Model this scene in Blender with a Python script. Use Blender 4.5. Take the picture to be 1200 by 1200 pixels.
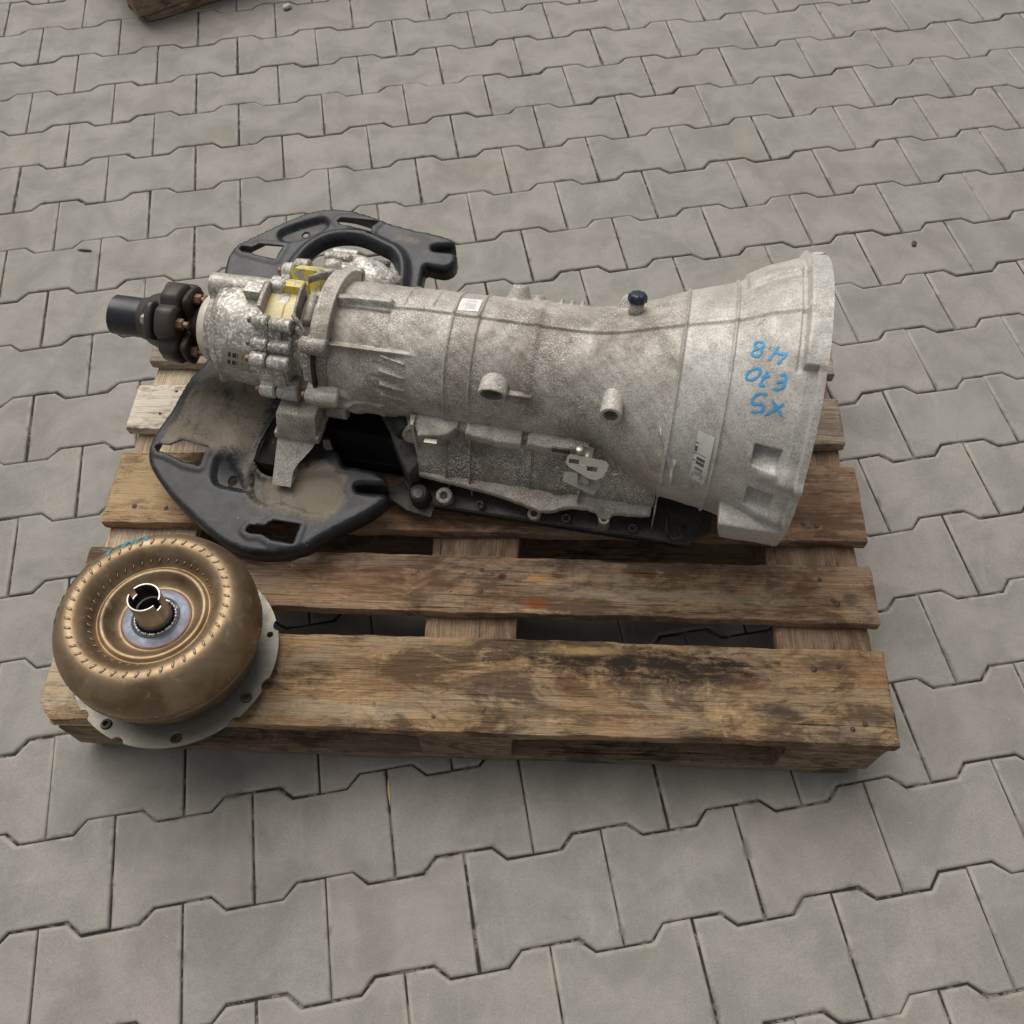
import bpy, bmesh, math, random
import numpy as np
from math import radians, sin, cos, pi, hypot
from mathutils import Vector, Matrix, Euler
from mathutils.geometry import delaunay_2d_cdt

for o in list(bpy.data.objects): bpy.data.objects.remove(o, do_unlink=True)
SC = bpy.context.scene
COL = SC.collection
rng = random.Random(7)
nrng = np.random.default_rng(11)

# ------------------------------------------------------------------ camera
F_PX = 1064.1                       # focal length for a 1200 px wide picture
YAW, PITCH, ROLL = -0.0649, 1.0324, -0.0304
CAM_LOC = Vector((0.1015, -0.3779, 1.3740))
fw = Vector((sin(YAW) * cos(PITCH), cos(YAW) * cos(PITCH), -sin(PITCH)))
rt = Vector((cos(YAW), -sin(YAW), 0))
up = rt.cross(fw)
r2 = rt * cos(ROLL) + up * sin(ROLL)
u2 = -rt * sin(ROLL) + up * cos(ROLL)
cam = bpy.data.cameras.new('camera')
cam.sensor_width = 36.0
cam.lens = 36.0 * F_PX / 1200.0
cam.clip_start = 0.02
cam.clip_end = 500
camo = bpy.data.objects.new('camera', cam)
COL.objects.link(camo)
M3 = Matrix((r2, u2, -fw)).transposed()
camo.matrix_world = Matrix.Translation(CAM_LOC) @ M3.to_4x4()
SC.camera = camo
SC.render.resolution_x = SC.render.resolution_y = 1024

# ------------------------------------------------------------------ sky and light (bright overcast yard)
SUN_DIR = Vector((-0.30, 0.54, 1.0)).normalized()     # towards the sun
world = bpy.data.worlds.new('World')
SC.world = world
world.use_nodes = True
wn = world.node_tree.nodes
wl = world.node_tree.links
bg = wn['Background']
sky = wn.new('ShaderNodeTexSky')
sky.sky_type = 'NISHITA'
sky.sun_disc = False
sky.sun_elevation = math.asin(SUN_DIR.z)
sky.sun_rotation = math.atan2(SUN_DIR.x, SUN_DIR.y)
sky.air_density = 1.0
sky.dust_density = 4.0
sky.ozone_density = 0.6
hs = wn.new('ShaderNodeHueSaturation')
hs.inputs['Saturation'].default_value = 0.16
wl.new(sky.outputs[0], hs.inputs['Color'])
wl.new(hs.outputs[0], bg.inputs['Color'])
bg.inputs['Strength'].default_value = 0.052
sun = bpy.data.lights.new('sun', 'SUN')
sun.energy = 1.5
sun.angle = radians(60)
sun.color = (1.0, 0.945, 0.865)
suno = bpy.data.objects.new('sun', sun)
COL.objects.link(suno)
suno.rotation_euler = (-SUN_DIR).to_track_quat('-Z', 'Y').to_euler()
SC.view_settings.view_transform = 'Standard'
SC.view_settings.look = 'None'
SC.view_settings.exposure = 0.68
SC.view_settings.gamma = 1.0
SC.view_settings.use_curve_mapping = False
try:
    SC.cycles.max_bounces = 8
except Exception:
    pass


# ------------------------------------------------------------------ node helpers
class NT:
    def __init__(s, name):
        s.m = bpy.data.materials.new(name)
        s.m.use_nodes = True
        s.t = s.m.node_tree
        s.p = s.t.nodes['Principled BSDF']
        s._co = {}

    def new(s, typ, **kw):
        n = s.t.nodes.new(typ)
        for k, v in kw.items(): setattr(n, k, v)
        return n

    def put(s, sock, v):
        if v is None: return
        if isinstance(v, bpy.types.NodeSocket): s.t.links.new(v, sock)
        elif isinstance(v, (tuple, list)):
            d = sock.default_value
            sock.default_value = tuple(v) + ((1.0,) if len(d) == 4 and len(v) == 3 else ())
        else: sock.default_value = v

    def co(s, kind='Object', scale=None, rot=None, loc=None):
        if kind == 'World':
            b = s.new('ShaderNodeNewGeometry').outputs['Position']
        else:
            b = s.new('ShaderNodeTexCoord').outputs[kind]
        if scale or rot or loc:
            m = s.new('ShaderNodeMapping')
            s.put(m.inputs['Vector'], b)
            if scale: m.inputs['Scale'].default_value = scale
            if rot: m.inputs['Rotation'].default_value = rot
            if loc: m.inputs['Location'].default_value = loc
            return m.outputs[0]
        return b

    def noise(s, vec, scale, detail=4, rough=0.55, dist=0.0):
        n = s.new('ShaderNodeTexNoise')
        s.put(n.inputs['Vector'], vec)
        n.inputs['Scale'].default_value = scale
        n.inputs['Detail'].default_value = detail
        n.inputs['Roughness'].default_value = rough
        n.inputs['Distortion'].default_value = dist
        return n.outputs['Fac']

    def vor(s, vec, scale, feat='F1'):
        n = s.new('ShaderNodeTexVoronoi', feature=feat)
        s.put(n.inputs['Vector'], vec)
        n.inputs['Scale'].default_value = scale
        return n.outputs['Distance']

    def ramp(s, fac, stops, interp='LINEAR'):
        n = s.new('ShaderNodeValToRGB')
        n.color_ramp.interpolation = interp
        e = n.color_ramp.elements
        while len(e) < len(stops): e.new(0.5)
        for i, (p, c) in enumerate(stops):
            e[i].position = p
            if not isinstance(c, (tuple, list)): c = (c, c, c)
            e[i].color = tuple(c) + (1.0,)
        s.put(n.inputs['Fac'], fac)
        return n.outputs['Color']

    def math(s, op, a, b=None, c=None, clamp=False):
        n = s.new('ShaderNodeMath', operation=op, use_clamp=clamp)
        s.put(n.inputs[0], a)
        if b is not None: s.put(n.inputs[1], b)
        if c is not None: s.put(n.inputs[2], c)
        return n.outputs[0]

    def rng(s, v, a, b, lo=0.0, hi=1.0, smooth=True):
        n = s.new('ShaderNodeMapRange')
        n.interpolation_type = 'SMOOTHSTEP' if smooth else 'LINEAR'
        s.put(n.inputs['Value'], v)
        for k, x in zip(('From Min', 'From Max', 'To Min', 'To Max'), (a, b, lo, hi)): n.inputs[k].default_value = x
        return n.outputs[0]

    def mix(s, f, a, b, blend='MIX'):
        n = s.new('ShaderNodeMix', data_type='RGBA', blend_type=blend)
        s.put(n.inputs[0], f)
        s.put(n.inputs[6], a)
        s.put(n.inputs[7], b)
        return n.outputs[2]

    def xyz(s, vec):
        n = s.new('ShaderNodeSeparateXYZ')
        s.put(n.inputs[0], vec)
        return n.outputs

    def bump(s, h, strength=0.5, dist=0.002, prev=None):
        n = s.new('ShaderNodeBump')
        n.inputs['Strength'].default_value = strength
        n.inputs['Distance'].default_value = dist
        s.put(n.inputs['Height'], h)
        if prev is not None: s.put(n.inputs['Normal'], prev)
        return n.outputs[0]

    def done(s, color=None, rough=None, metal=None, normal=None, spec=None):
        s.put(s.p.inputs['Base Color'], color)
        s.put(s.p.inputs['Roughness'], rough)
        s.put(s.p.inputs['Metallic'], metal)
        s.put(s.p.inputs['Normal'], normal)
        s.put(s.p.inputs['Specular IOR Level'], spec)
        return s.m


# ------------------------------------------------------------------ materials
def mat_brick():
    n = NT('concrete_paver')
    w = n.co('World')
    oi = n.new('ShaderNodeObjectInfo').outputs['Random']
    tint = n.ramp(oi, [(0.0, (0.302, 0.282, 0.251)), (0.25, (0.287, 0.274, 0.243)), (0.5, (0.304, 0.278, 0.250)),
                       (0.75, (0.293, 0.276, 0.246)), (1.0, (0.280, 0.270, 0.240))])
    cloud = n.noise(w, 10.0, 6, 0.62, 0.5)
    c2 = n.noise(n.co('World', loc=(5, 1, 0)), 27.0, 6, 0.65, 0.7)
    fine = n.noise(w, 420.0, 3, 0.7)
    streak = n.noise(n.co('World', scale=(30, 9, 10), rot=(0, 0, 0.5)), 1.0, 5, 0.65, 1.2)
    c = n.mix(n.rng(cloud, 0.35, 0.70), tint, n.mix(1.0, tint, (0.78, 0.80, 0.78), 'MULTIPLY'))
    c = n.mix(n.rng(c2, 0.5, 0.75, 0, 0.5), c, n.mix(1.0, tint, (0.80, 0.80, 0.79), 'MULTIPLY'))
    c = n.mix(n.rng(streak, 0.55, 0.72, 0, 0.36), c, (0.335, 0.318, 0.285))
    c = n.mix(1.0, c, n.ramp(fine, [(0.25, 0.78), (0.5, 1.0), (0.78, 1.16)]), 'MULTIPLY')
    spk = n.vor(w, 210.0)
    pick = n.noise(w, 60.0, 2)
    c = n.mix(n.math('MULTIPLY', n.rng(spk, 0.16, 0.08), n.rng(pick, 0.60, 0.68)), c, (0.52, 0.50, 0.46))
    dk = n.noise(w, 48.0, 3, 0.6)
    c = n.mix(n.rng(dk, 0.69, 0.78, 0, 0.5), c, (0.13, 0.12, 0.10))
    sc2 = n.noise(n.co('World', scale=(14, 150, 10), rot=(0, 0, -0.7)), 1.0, 4, 0.7, 0.3)
    c = n.mix(n.math('MULTIPLY', n.rng(sc2, 0.68, 0.74, 0, 0.55), n.rng(cloud, 0.5, 0.6)), c, (0.42, 0.40, 0.37))
    tyre = n.noise(n.co('World', scale=(1.2, 4.5, 1), rot=(0, 0, 0.35)), 1.0, 5, 0.6, 0.8)
    c = n.mix(n.rng(tyre, 0.52, 0.72, 0, 0.36), c, (0.17, 0.155, 0.135))
    pz = n.noise(n.co('World', loc=(1.7, 0.4, 0)), 41.0, 4, 0.7, 0.8)
    c = n.mix(n.rng(pz, 0.71, 0.80, 0, 0.5), c, (0.44, 0.42, 0.38))
    stain = n.noise(n.co('World', loc=(3.1, 7.2, 0)), 3.2, 3, 0.5, 0.3)
    c = n.mix(n.rng(stain, 0.62, 0.78, 0, 0.28), c, (0.36, 0.30, 0.235))
    ed = n.new('ShaderNodeAttribute', attribute_name='edge').outputs['Fac']
    ew = n.math('MULTIPLY', ed, n.rng(n.noise(w, 30.0, 4, 0.6), 0.3, 0.65, 0.15, 0.75))
    c = n.mix(ew, c, (0.35, 0.33, 0.295))
    jd = n.math('MULTIPLY', ed, n.rng(n.noise(n.co('World', loc=(9, 4, 0)), 19.0, 6, 0.7, 0.6), 0.5, 0.66, 0, 0.6))
    c = n.mix(jd, c, (0.12, 0.108, 0.09))
    b = n.bump(fine, 0.45, 0.0014)
    b = n.bump(n.noise(w, 70.0, 5, 0.65), 0.35, 0.003, b)
    return n.done(c, n.rng(cloud, 0.3, 0.7, 0.6, 0.8), 0.0, b, 0.35)


def mat_sand():
    n = NT('joint_sand')
    w = n.co('World')
    f = n.noise(w, 300.0, 4, 0.7)
    g = n.noise(w, 24.0, 6, 0.7, 0.5)
    c = n.mix(n.rng(g, 0.50, 0.60), n.ramp(f, [(0.3, (0.018, 0.016, 0.014)), (0.7, (0.05, 0.045, 0.038))]),
              n.ramp(f, [(0.3, (0.15, 0.14, 0.115)), (0.7, (0.26, 0.24, 0.20))]))
    return n.done(c, 0.95, 0.0, n.bump(f, 0.7, 0.003))


def mat_wood(name, pale, mid, dark, seed, grey=0.35, stains=(), darkamt=0.5):
    """stains: (x, y, rx, ry, colour, amount) patches with a shape of their own, in board metres"""
    n = NT(name)
    base = n.co('Object', loc=(seed * 3.7, seed * 1.9, seed * 0.7))
    def m(scale):
        mp = n.new('ShaderNodeMapping'); n.put(mp.inputs[0], base); mp.inputs['Scale'].default_value = scale
        return mp.outputs[0]
    warp = n.noise(m((3.0, 9, 9)), 1.0, 4, 0.55)
    gv = n.new('ShaderNodeVectorMath', operation='ADD')
    n.put(gv.inputs[0], m((1.5, 70, 70)))
    cx = n.new('ShaderNodeCombineXYZ'); n.put(cx.inputs[1], n.math('MULTIPLY', warp, 14.0)); n.put(cx.inputs[2], n.math('MULTIPLY', warp, 6.0))
    n.put(gv.inputs[1], cx.outputs[0])
    grain = n.noise(gv.outputs[0], 1.0, 8, 0.72)
    fib = n.noise(m((9, 520, 520)), 1.0, 4, 0.7)
    saw = n.noise(m((260, 14, 14)), 1.0, 3, 0.6)
    c = n.ramp(grain, [(0.25, dark), (0.40, mid), (0.52, pale), (0.60, mid), (0.72, pale), (0.85, mid)])
    c = n.mix(n.rng(n.noise(m((6, 20, 20)), 1.0, 6, 0.65, 0.8), 0.42, 0.66, 0, grey), c, (0.235, 0.215, 0.18))
    big = n.noise(m((7, 15, 15)), 1.0, 8, 0.72, 0.6)
    c = n.mix(n.rng(big, 0.46, 0.58, 0, darkamt * 1.35), c, (0.05, 0.032, 0.021))
    red = n.noise(m((3.5, 10, 10)), 1.0, 6, 0.65, 0.7)
    c = n.mix(n.rng(red, 0.5, 0.68, 0, 0.4), c, (0.19, 0.085, 0.04))
    lt = n.noise(m((11, 24, 24)), 1.0, 7, 0.75, 0.5)
    c = n.mix(n.rng(lt, 0.55, 0.66, 0, 0.55), c, tuple(min(0.7, x * 1.45) for x in pale))
    c = n.mix(1.0, c, n.ramp(fib, [(0.30, 0.50), (0.5, 1.0), (0.72, 1.42)]), 'MULTIPLY')
    c = n.mix(1.0, c, n.ramp(saw, [(0.3, 0.94), (0.7, 1.05)]), 'MULTIPLY')
    spk = n.noise(m((150, 240, 240)), 1.0, 4, 0.75)
    c = n.mix(n.rng(spk, 0.60, 0.68, 0, 0.65), c, (0.04, 0.028, 0.02))
    # dark cracks along the grain
    cr = n.noise(m((3.5, 170, 170)), 1.0, 3, 0.6)
    c = n.mix(n.rng(cr, 0.625, 0.70, 0, 0.9), c, (0.024, 0.016, 0.011))
    X = n.xyz(n.co('Object'))
    rough_n = n.noise(m((34, 80, 80)), 1.0, 8, 0.8, 0.8)
    for (sx, sy, rx, ry, colr, amt) in stains:
        dx = n.math('DIVIDE', n.math('SUBTRACT', X[0], sx), rx)
        dy = n.math('DIVIDE', n.math('SUBTRACT', X[1], sy), ry)
        d = n.math('SQRT', n.math('ADD', n.math('MULTIPLY', dx, dx), n.math('MULTIPLY', dy, dy)))
        f = n.math('ADD', n.rng(d, 1.3, 0.0, 0, 1.0), n.math('MULTIPLY', n.math('SUBTRACT', rough_n, 0.5), 2.6))
        f = n.math('ADD', f, n.math('MULTIPLY', n.math('SUBTRACT', grain, 0.5), 0.8))
        inside_ = n.rng(d, 1.6, 0.8)
        c = n.mix(n.math('MULTIPLY', n.rng(f, 0.35, 1.05, 0, amt), inside_), c, colr)
    b = n.bump(fib, 0.75, 0.002)
    b = n.bump(grain, 0.8, 0.0035, b)
    b = n.bump(n.rng(cr, 0.6, 0.72, 1.0, 0.0), 0.5, 0.002, b)
    b = n.bump(spk, 0.25, 0.0012, b)
    return n.done(c, 0.85, 0.0, b, 0.2)


def mat_cast(name, base=(0.475, 0.448, 0.395), dirt=(0.165, 0.14, 0.11), speck=(0.76, 0.735, 0.675), dirt_lo=0.40, dirt_hi=0.68,
             dirt_amt=0.85, spk_amt=0.66, metal=0.15, rough=0.5, spk_scale=540.0, grime=None, spk_lo=0.53, smear=None):
    n = NT(name)
    o = n.co('Object')
    big = n.noise(o, 9.0, 6, 0.62, 0.6)
    mid = n.noise(o, 40.0, 6, 0.65, 0.4)
    s1 = n.noise(o, spk_scale, 2, 0.5)
    s2 = n.noise(o, spk_scale * 0.6, 2, 0.6)
    fine = n.noise(o, 1100.0, 2, 0.6)
    c = n.mix(n.rng(mid, 0.35, 0.7), base, tuple(x * 0.86 for x in base))
    dm = n.math('ADD', n.math('MULTIPLY', big, 0.72), n.math('MULTIPLY', mid, 0.28))
    df = n.rng(dm, dirt_lo, dirt_hi, 0, dirt_amt)
    c = n.mix(df, c, dirt)
    if smear:                       # oily brown streaks: (x, width, amount) across the casting
        X = n.xyz(o)
        for (x0, w0, amt) in smear:
            d = n.math('ABSOLUTE', n.math('SUBTRACT', X[0], x0))
            d = n.math('ADD', d, n.math('MULTIPLY', n.math('SUBTRACT', mid, 0.5), w0 * 3.0))
            c = n.mix(n.math('MULTIPLY', n.rng(d, w0, 0.0, 0, amt), n.rng(big, 0.40, 0.55)), c, (0.21, 0.165, 0.125))
    c = n.mix(n.math('MULTIPLY', n.rng(s2, 0.50, 0.62), 0.38), c, tuple(x * 0.7 for x in dirt))
    patch_ = n.rng(n.noise(o, 15.0, 5, 0.65, 0.5), 0.36, 0.60, 0.2, 1.0)
    sp = n.math('MULTIPLY', n.rng(s1, spk_lo, spk_lo + 0.07), patch_)
    c = n.mix(n.math('MULTIPLY', sp, spk_amt), c, speck)
    if grime:
        gx = n.noise(n.co('Object', scale=(6, 22, 22)), 1.0, 5, 0.7, 0.6)
        c = n.mix(n.rng(gx, 0.5, 0.7, 0, grime), c, (0.05, 0.042, 0.034))
    b = n.bump(s1, 0.30, 0.0010)
    b = n.bump(mid, 0.22, 0.003, b)
    b = n.bump(fine, 0.15, 0.0006, b)
    r = n.rng(mid, 0.3, 0.7, rough - 0.07, rough + 0.16)
    return n.done(c, r, metal, b, 0.4)


def mat_black_paint():
    n = NT('black_painted_steel')
    o = n.co('Object')
    big = n.noise(o, 9.0, 5, 0.6, 0.6)
    mid = n.noise(o, 38.0, 5, 0.7)
    fine = n.noise(o, 420.0, 3, 0.6)
    c = n.mix(n.rng(mid, 0.35, 0.7), (0.016, 0.018, 0.021), (0.030, 0.032, 0.036))
    a = n.new('ShaderNodeAttribute', attribute_name='dust').outputs['Fac']
    d = n.math('ADD', a, n.math('MULTIPLY', n.math('SUBTRACT', big, 0.5), 1.5))
    d = n.math('ADD', d, n.math('MULTIPLY', n.math('SUBTRACT', n.noise(o, 70.0, 8, 0.78, 0.8), 0.5), 1.5))
    d = n.math('ADD', d, n.math('MULTIPLY', n.math('SUBTRACT', fine, 0.5), 0.5))
    df = n.rng(d, 0.32, 0.95, 0, 0.9)
    c = n.mix(df, c, n.mix(fine, (0.20, 0.165, 0.12), (0.31, 0.265, 0.20)))
    c = n.mix(n.rng(n.noise(o, 150.0, 5, 0.8), 0.63, 0.70, 0, 0.75), c, (0.20, 0.19, 0.175))
    c = n.mix(n.rng(n.noise(n.co('Object', scale=(40, 200, 60), rot=(0, 0, .6)), 1.0, 4, 0.7), 0.66, 0.72, 0, 0.5), c, (0.22, 0.21, 0.20))
    return n.done(c, n.math('ADD', n.math('MULTIPLY', df, 0.38), n.rng(mid, 0.3, 0.7, 0.30, 0.48)), 0.0, n.bump(fine, 0.25, 0.0008), 0.38)


def mat_simple(name, c, rough=0.5, metal=0.0, var=0.25, scale=40.0, bump=0.2, c2=None, spec=0.5):
    n = NT(name)
    o = n.co('Object')
    a = n.noise(o, scale, 5, 0.65, 0.3)
    f = n.noise(o, scale * 9, 3, 0.6)
    c2 = c2 or tuple(x * (1 - var) for x in c)
    cc = n.mix(n.rng(a, 0.35, 0.65), c, c2)
    cc = n.mix(1.0, cc, n.ramp(f, [(0.25, 1 - var * 0.5), (0.75, 1 + var * 0.35)]), 'MULTIPLY')
    return n.done(cc, n.rng(a, 0.3, 0.7, max(0.05, rough - 0.08), rough + 0.1), metal, n.bump(f, bump, 0.001), spec)


def mat_bronze():
    n = NT('bronze_coated_steel')
    o = n.co('Object')
    big = n.noise(o, 14.0, 5, 0.6, 0.8)
    mid = n.noise(o, 60.0, 4, 0.6, 0.4)
    fine = n.noise(o, 500.0, 3, 0.6)
    c = n.mix(n.rng(big, 0.35, 0.7), (0.335, 0.243, 0.147), (0.19, 0.13, 0.074))
    c = n.mix(n.rng(mid, 0.60, 0.72, 0, 0.5), c, (0.50, 0.40, 0.28))
    c = n.mix(n.rng(n.noise(o, 26.0, 5, 0.7, 1.0), 0.58, 0.70, 0, 0.6), c, (0.13, 0.085, 0.05))
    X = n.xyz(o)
    low = n.rng(X[2], 0.085, 0.045)  # shade of the shell's lower side, painted in as darker brown
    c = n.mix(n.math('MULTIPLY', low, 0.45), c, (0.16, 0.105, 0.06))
    return n.done(c, n.rng(mid, 0.3, 0.7, 0.40, 0.54), 0.78, n.bump(fine, 0.2, 0.0008), 0.5)


def mat_ring_steel():
    n = NT('heat_tinted_steel')
    o = n.co('Object')
    X = n.xyz(o)
    rr = n.math('SQRT', n.math('ADD', n.math('MULTIPLY', X[0], X[0]), n.math('MULTIPLY', X[1], X[1])))
    lines = n.math('SINE', n.math('MULTIPLY', rr, 4200.0))
    a = n.noise(o, 70.0, 5, 0.7, 0.5)
    rj = n.math('ADD', rr, n.math('MULTIPLY', n.math('SUBTRACT', a, 0.5), 0.006))
    c = n.ramp(n.rng(rj, 0.022, 0.0475, 0, 1, False), [(0.0, (0.05, 0.05, 0.055)), (0.25, (0.06, 0.068, 0.08)), (0.5, (0.13, 0.145, 0.17)),
               (0.74, (0.115, 0.13, 0.165)), (0.86, (0.16, 0.11, 0.12)), (1.0, (0.42, 0.30, 0.17))])
    c = n.mix(n.rng(a, 0.60, 0.75, 0, 0.6), c, (0.5, 0.53, 0.56))
    return n.done(c, n.rng(a, 0.3, 0.7, 0.3, 0.55), 0.85, n.bump(lines, 0.12, 0.0006))


def mat_label(name, back, ink, bars, ragged=0.0):
    """printed sticker: bars = (u0,u1,v0,v1,count) blocks of bar code on its own UV"""
    n = NT(name)
    uv = n.xyz(n.co('UV'))
    col = back
    for (u0, u1, v0, v1, k, along) in bars:
        a, b = (uv[0], uv[1])
        q = a if along == 'u' else b
        cell = n.new('ShaderNodeTexWhiteNoise', noise_dimensions='1D')
        n.put(cell.inputs['W'], n.math('FLOOR', n.math('MULTIPLY', q, float(k))))
        on = n.math('GREATER_THAN', cell.outputs['Value'], 0.42)
        inb = n.math('MULTIPLY', n.math('MULTIPLY', n.math('GREATER_THAN', a, u0), n.math('LESS_THAN', a, u1)),
                     n.math('MULTIPLY', n.math('GREATER_THAN', b, v0), n.math('LESS_THAN', b, v1)))
        col = n.mix(n.math('MULTIPLY', on, inb), col, ink)
    o = n.co('Object')
    d = n.noise(o, 60.0, 5, 0.65)
    col = n.mix(n.rng(d, 0.5, 0.72, 0, 0.55), col, (0.27, 0.25, 0.21))
    if ragged:
        gr = n.noise(o, 330.0, 3, 0.7)
        col = n.mix(n.math('MULTIPLY', n.rng(gr, 0.5, 0.62), n.rng(uv[1], 0.55, 0.95, 0.0, ragged)), col, (0.25, 0.23, 0.2))
    return n.done(col, 0.45, 0.0, n.bump(d, 0.1, 0.001))


def mat_marker(name, c, under):
    n = NT(name)
    o = n.co('Object')
    g = n.noise(o, 420.0, 3, 0.7)
    h = n.noise(o, 90.0, 3, 0.6)
    f = n.math('MULTIPLY', n.rng(g, 0.60, 0.72), n.rng(h, 0.3, 0.6, 0.4, 1.0))
    return n.done(n.mix(f, n.mix(h, c, tuple(x * 0.8 for x in c)), under), 0.5, 0.0)


def mat_yellow(name, under, amt):
    n = NT(name)
    o = n.co('Object')
    a = n.noise(o, 75.0, 6, 0.7, 0.6)
    g = n.noise(o, 330.0, 3, 0.6)
    c = n.mix(n.rng(g, 0.5, 0.65, 0, 0.6), under, tuple(min(1, x * 1.5) for x in under))
    y = n.mix(n.rng(a, 0.4, 0.7), (0.80, 0.62, 0.05), (0.72, 0.60, 0.22))
    lo = 0.62 - 0.4 * amt
    c = n.mix(n.rng(a, lo, lo + 0.06), c, y)
    c = n.mix(n.rng(n.noise(o, 70.0, 4, 0.7), 0.66, 0.74, 0, 0.5), c, (0.30, 0.17, 0.06))
    return n.done(c, 0.45, 0.0, n.bump(g, 0.2, 0.0008))


MT = {}
MT['brick'] = mat_brick()
MT['sand'] = mat_sand()
MT['case'] = mat_cast('weathered_cast_aluminium', smear=[(.116, .020, .85), (.13, .045, .4), (-.12, .05, .5), (.02, .03, .3)])
MT['bell'] = mat_cast('bell_cast_aluminium', base=(0.545, 0.53, 0.49), dirt=(0.28, 0.26, 0.225), dirt_lo=0.45, dirt_hi=0.70, dirt_amt=0.75, spk_amt=0.75, spk_lo=0.565)
MT['tc'] = mat_cast('bright_cast_aluminium', base=(0.52, 0.505, 0.455), dirt=(0.17, 0.15, 0.12), speck=(0.84, 0.83, 0.78), dirt_lo=0.40, dirt_hi=0.66,
                    dirt_amt=0.8, spk_scale=240.0, metal=0.25, rough=0.42, spk_amt=0.8, spk_lo=0.52)
MT['grimy'] = mat_cast('grimy_cast_aluminium', base=(0.40, 0.375, 0.325), dirt=(0.12, 0.10, 0.08), speck=(0.70, 0.68, 0.62), dirt_lo=0.35, dirt_hi=0.65,
                       spk_amt=0.7, grime=0.35)
MT['lower'] = mat_cast('dirty_shaded_lower_casting', base=(0.36, 0.34, 0.30), dirt=(0.12, 0.105, 0.085), speck=(0.74, 0.72, 0.66), dirt_lo=0.36, dirt_hi=0.62,  # grime plus the underside's shade, both put into this darker colour
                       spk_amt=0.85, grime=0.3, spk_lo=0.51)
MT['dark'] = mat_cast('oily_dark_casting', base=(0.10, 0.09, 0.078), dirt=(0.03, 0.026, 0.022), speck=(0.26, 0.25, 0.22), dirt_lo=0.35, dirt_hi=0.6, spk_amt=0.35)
MT['pan'] = mat_simple('oily_black_pan', (0.018, 0.018, 0.018), 0.45, 0.0, 0.4, 30, 0.2)
MT['black'] = mat_black_paint()
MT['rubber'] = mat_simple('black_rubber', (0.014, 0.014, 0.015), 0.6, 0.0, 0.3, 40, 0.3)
MT['coupling'] = mat_simple('dirty_black_coupling', (0.024, 0.023, 0.023), 0.45, 0.0, 0.3, 22, 0.3, (0.050, 0.039, 0.032))
MT['tube'] = mat_simple('black_lacquered_tube', (0.022, 0.024, 0.032), 0.33, 0.0, 0.3, 30, 0.1)
MT['rustdark'] = mat_simple('rusty_dark_steel', (0.075, 0.052, 0.04), 0.55, 0.5, 0.3, 60, 0.4, (0.03, 0.024, 0.021))
MT['bolt'] = mat_simple('rusty_bolt', (0.30, 0.20, 0.14), 0.5, 0.6, 0.4, 160, 0.3, (0.16, 0.09, 0.06))
MT['zinc'] = mat_simple('dull_zinc', (0.45, 0.43, 0.36), 0.42, 0.7, 0.25, 60, 0.2)
MT['cream'] = mat_simple('cream_seal', (0.62, 0.58, 0.47), 0.5, 0.1, 0.15, 60, 0.1)
MT['plate'] = mat_label('identity_plate', (0.34, 0.31, 0.23), (0.03, 0.03, 0.03), [(0.22, 0.82, 0.18, 0.42, 34, 'u'), (0.22, 0.86, 0.58, 0.82, 34, 'u')])
MT['barcode'] = mat_label('barcode_sticker', (0.66, 0.65, 0.61), (0.10, 0.095, 0.085), [(0.20, 0.72, 0.40, 0.90, 60, 'v'), (-0.1, 0.16, 0.22, 0.60, 44, 'v')], 0.9)
MT['sticker'] = mat_label('white_sticker', (0.80, 0.79, 0.77), (0.62, 0.59, 0.58), [(0.3, 0.8, 0.1, 0.9, 12, 'v')])
MT['blue'] = mat_marker('blue_marker', (0.045, 0.36, 0.72), (0.40, 0.44, 0.48))
MT['teal'] = mat_marker('teal_marker', (0.05, 0.25, 0.33), (0.25, 0.2, 0.13))
MT['cap'] = mat_simple('blue_black_cap', (0.018, 0.03, 0.055), 0.38, 0.0, 0.3, 60, 0.1)
MT['yellow'] = mat_yellow('yellow_paint_splash', (0.40, 0.39, 0.34), 0.46)
MT['yellow_floor'] = mat_yellow('pale_yellow_paint', (0.66, 0.58, 0.33), 0.22)
MT['bronze'] = mat_bronze()
MT['hub'] = mat_simple('machined_steel', (0.36, 0.345, 0.32), 0.32, 1.0, 0.2, 30, 0.1)
MT['bead'] = mat_simple('bright_weld', (0.55, 0.56, 0.57), 0.28, 0.95, 0.35, 150, 0.3)
MT['hubdark'] = mat_simple('dark_bore', (0.012, 0.012, 0.012), 0.6)
MT['ring'] = mat_ring_steel()
MT['flex'] = mat_simple('grey_green_steel_plate', (0.30, 0.29, 0.24), 0.55, 0.6, 0.25, 22, 0.15, (0.26, 0.255, 0.22))
MT['crease'] = mat_simple('dark_crease', (0.09, 0.06, 0.035), 0.6, 0.3)
MT['mark'] = mat_simple('bright_crimp', (0.52, 0.42, 0.29), 0.42, 0.6, 0.2, 60, 0.1)
MT['nail'] = mat_simple('rusty_nail', (0.085, 0.065, 0.05), 0.6, 0.4, 0.4, 200, 0.3)
MT['leaf'] = mat_simple('dry_leaf', (0.05, 0.042, 0.033), 0.7)
MT['straw'] = mat_simple('pale_splinter', (0.58, 0.46, 0.28), 0.7)
MT['stone'] = mat_simple('pale_stone', (0.62, 0.58, 0.50), 0.8)


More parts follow.
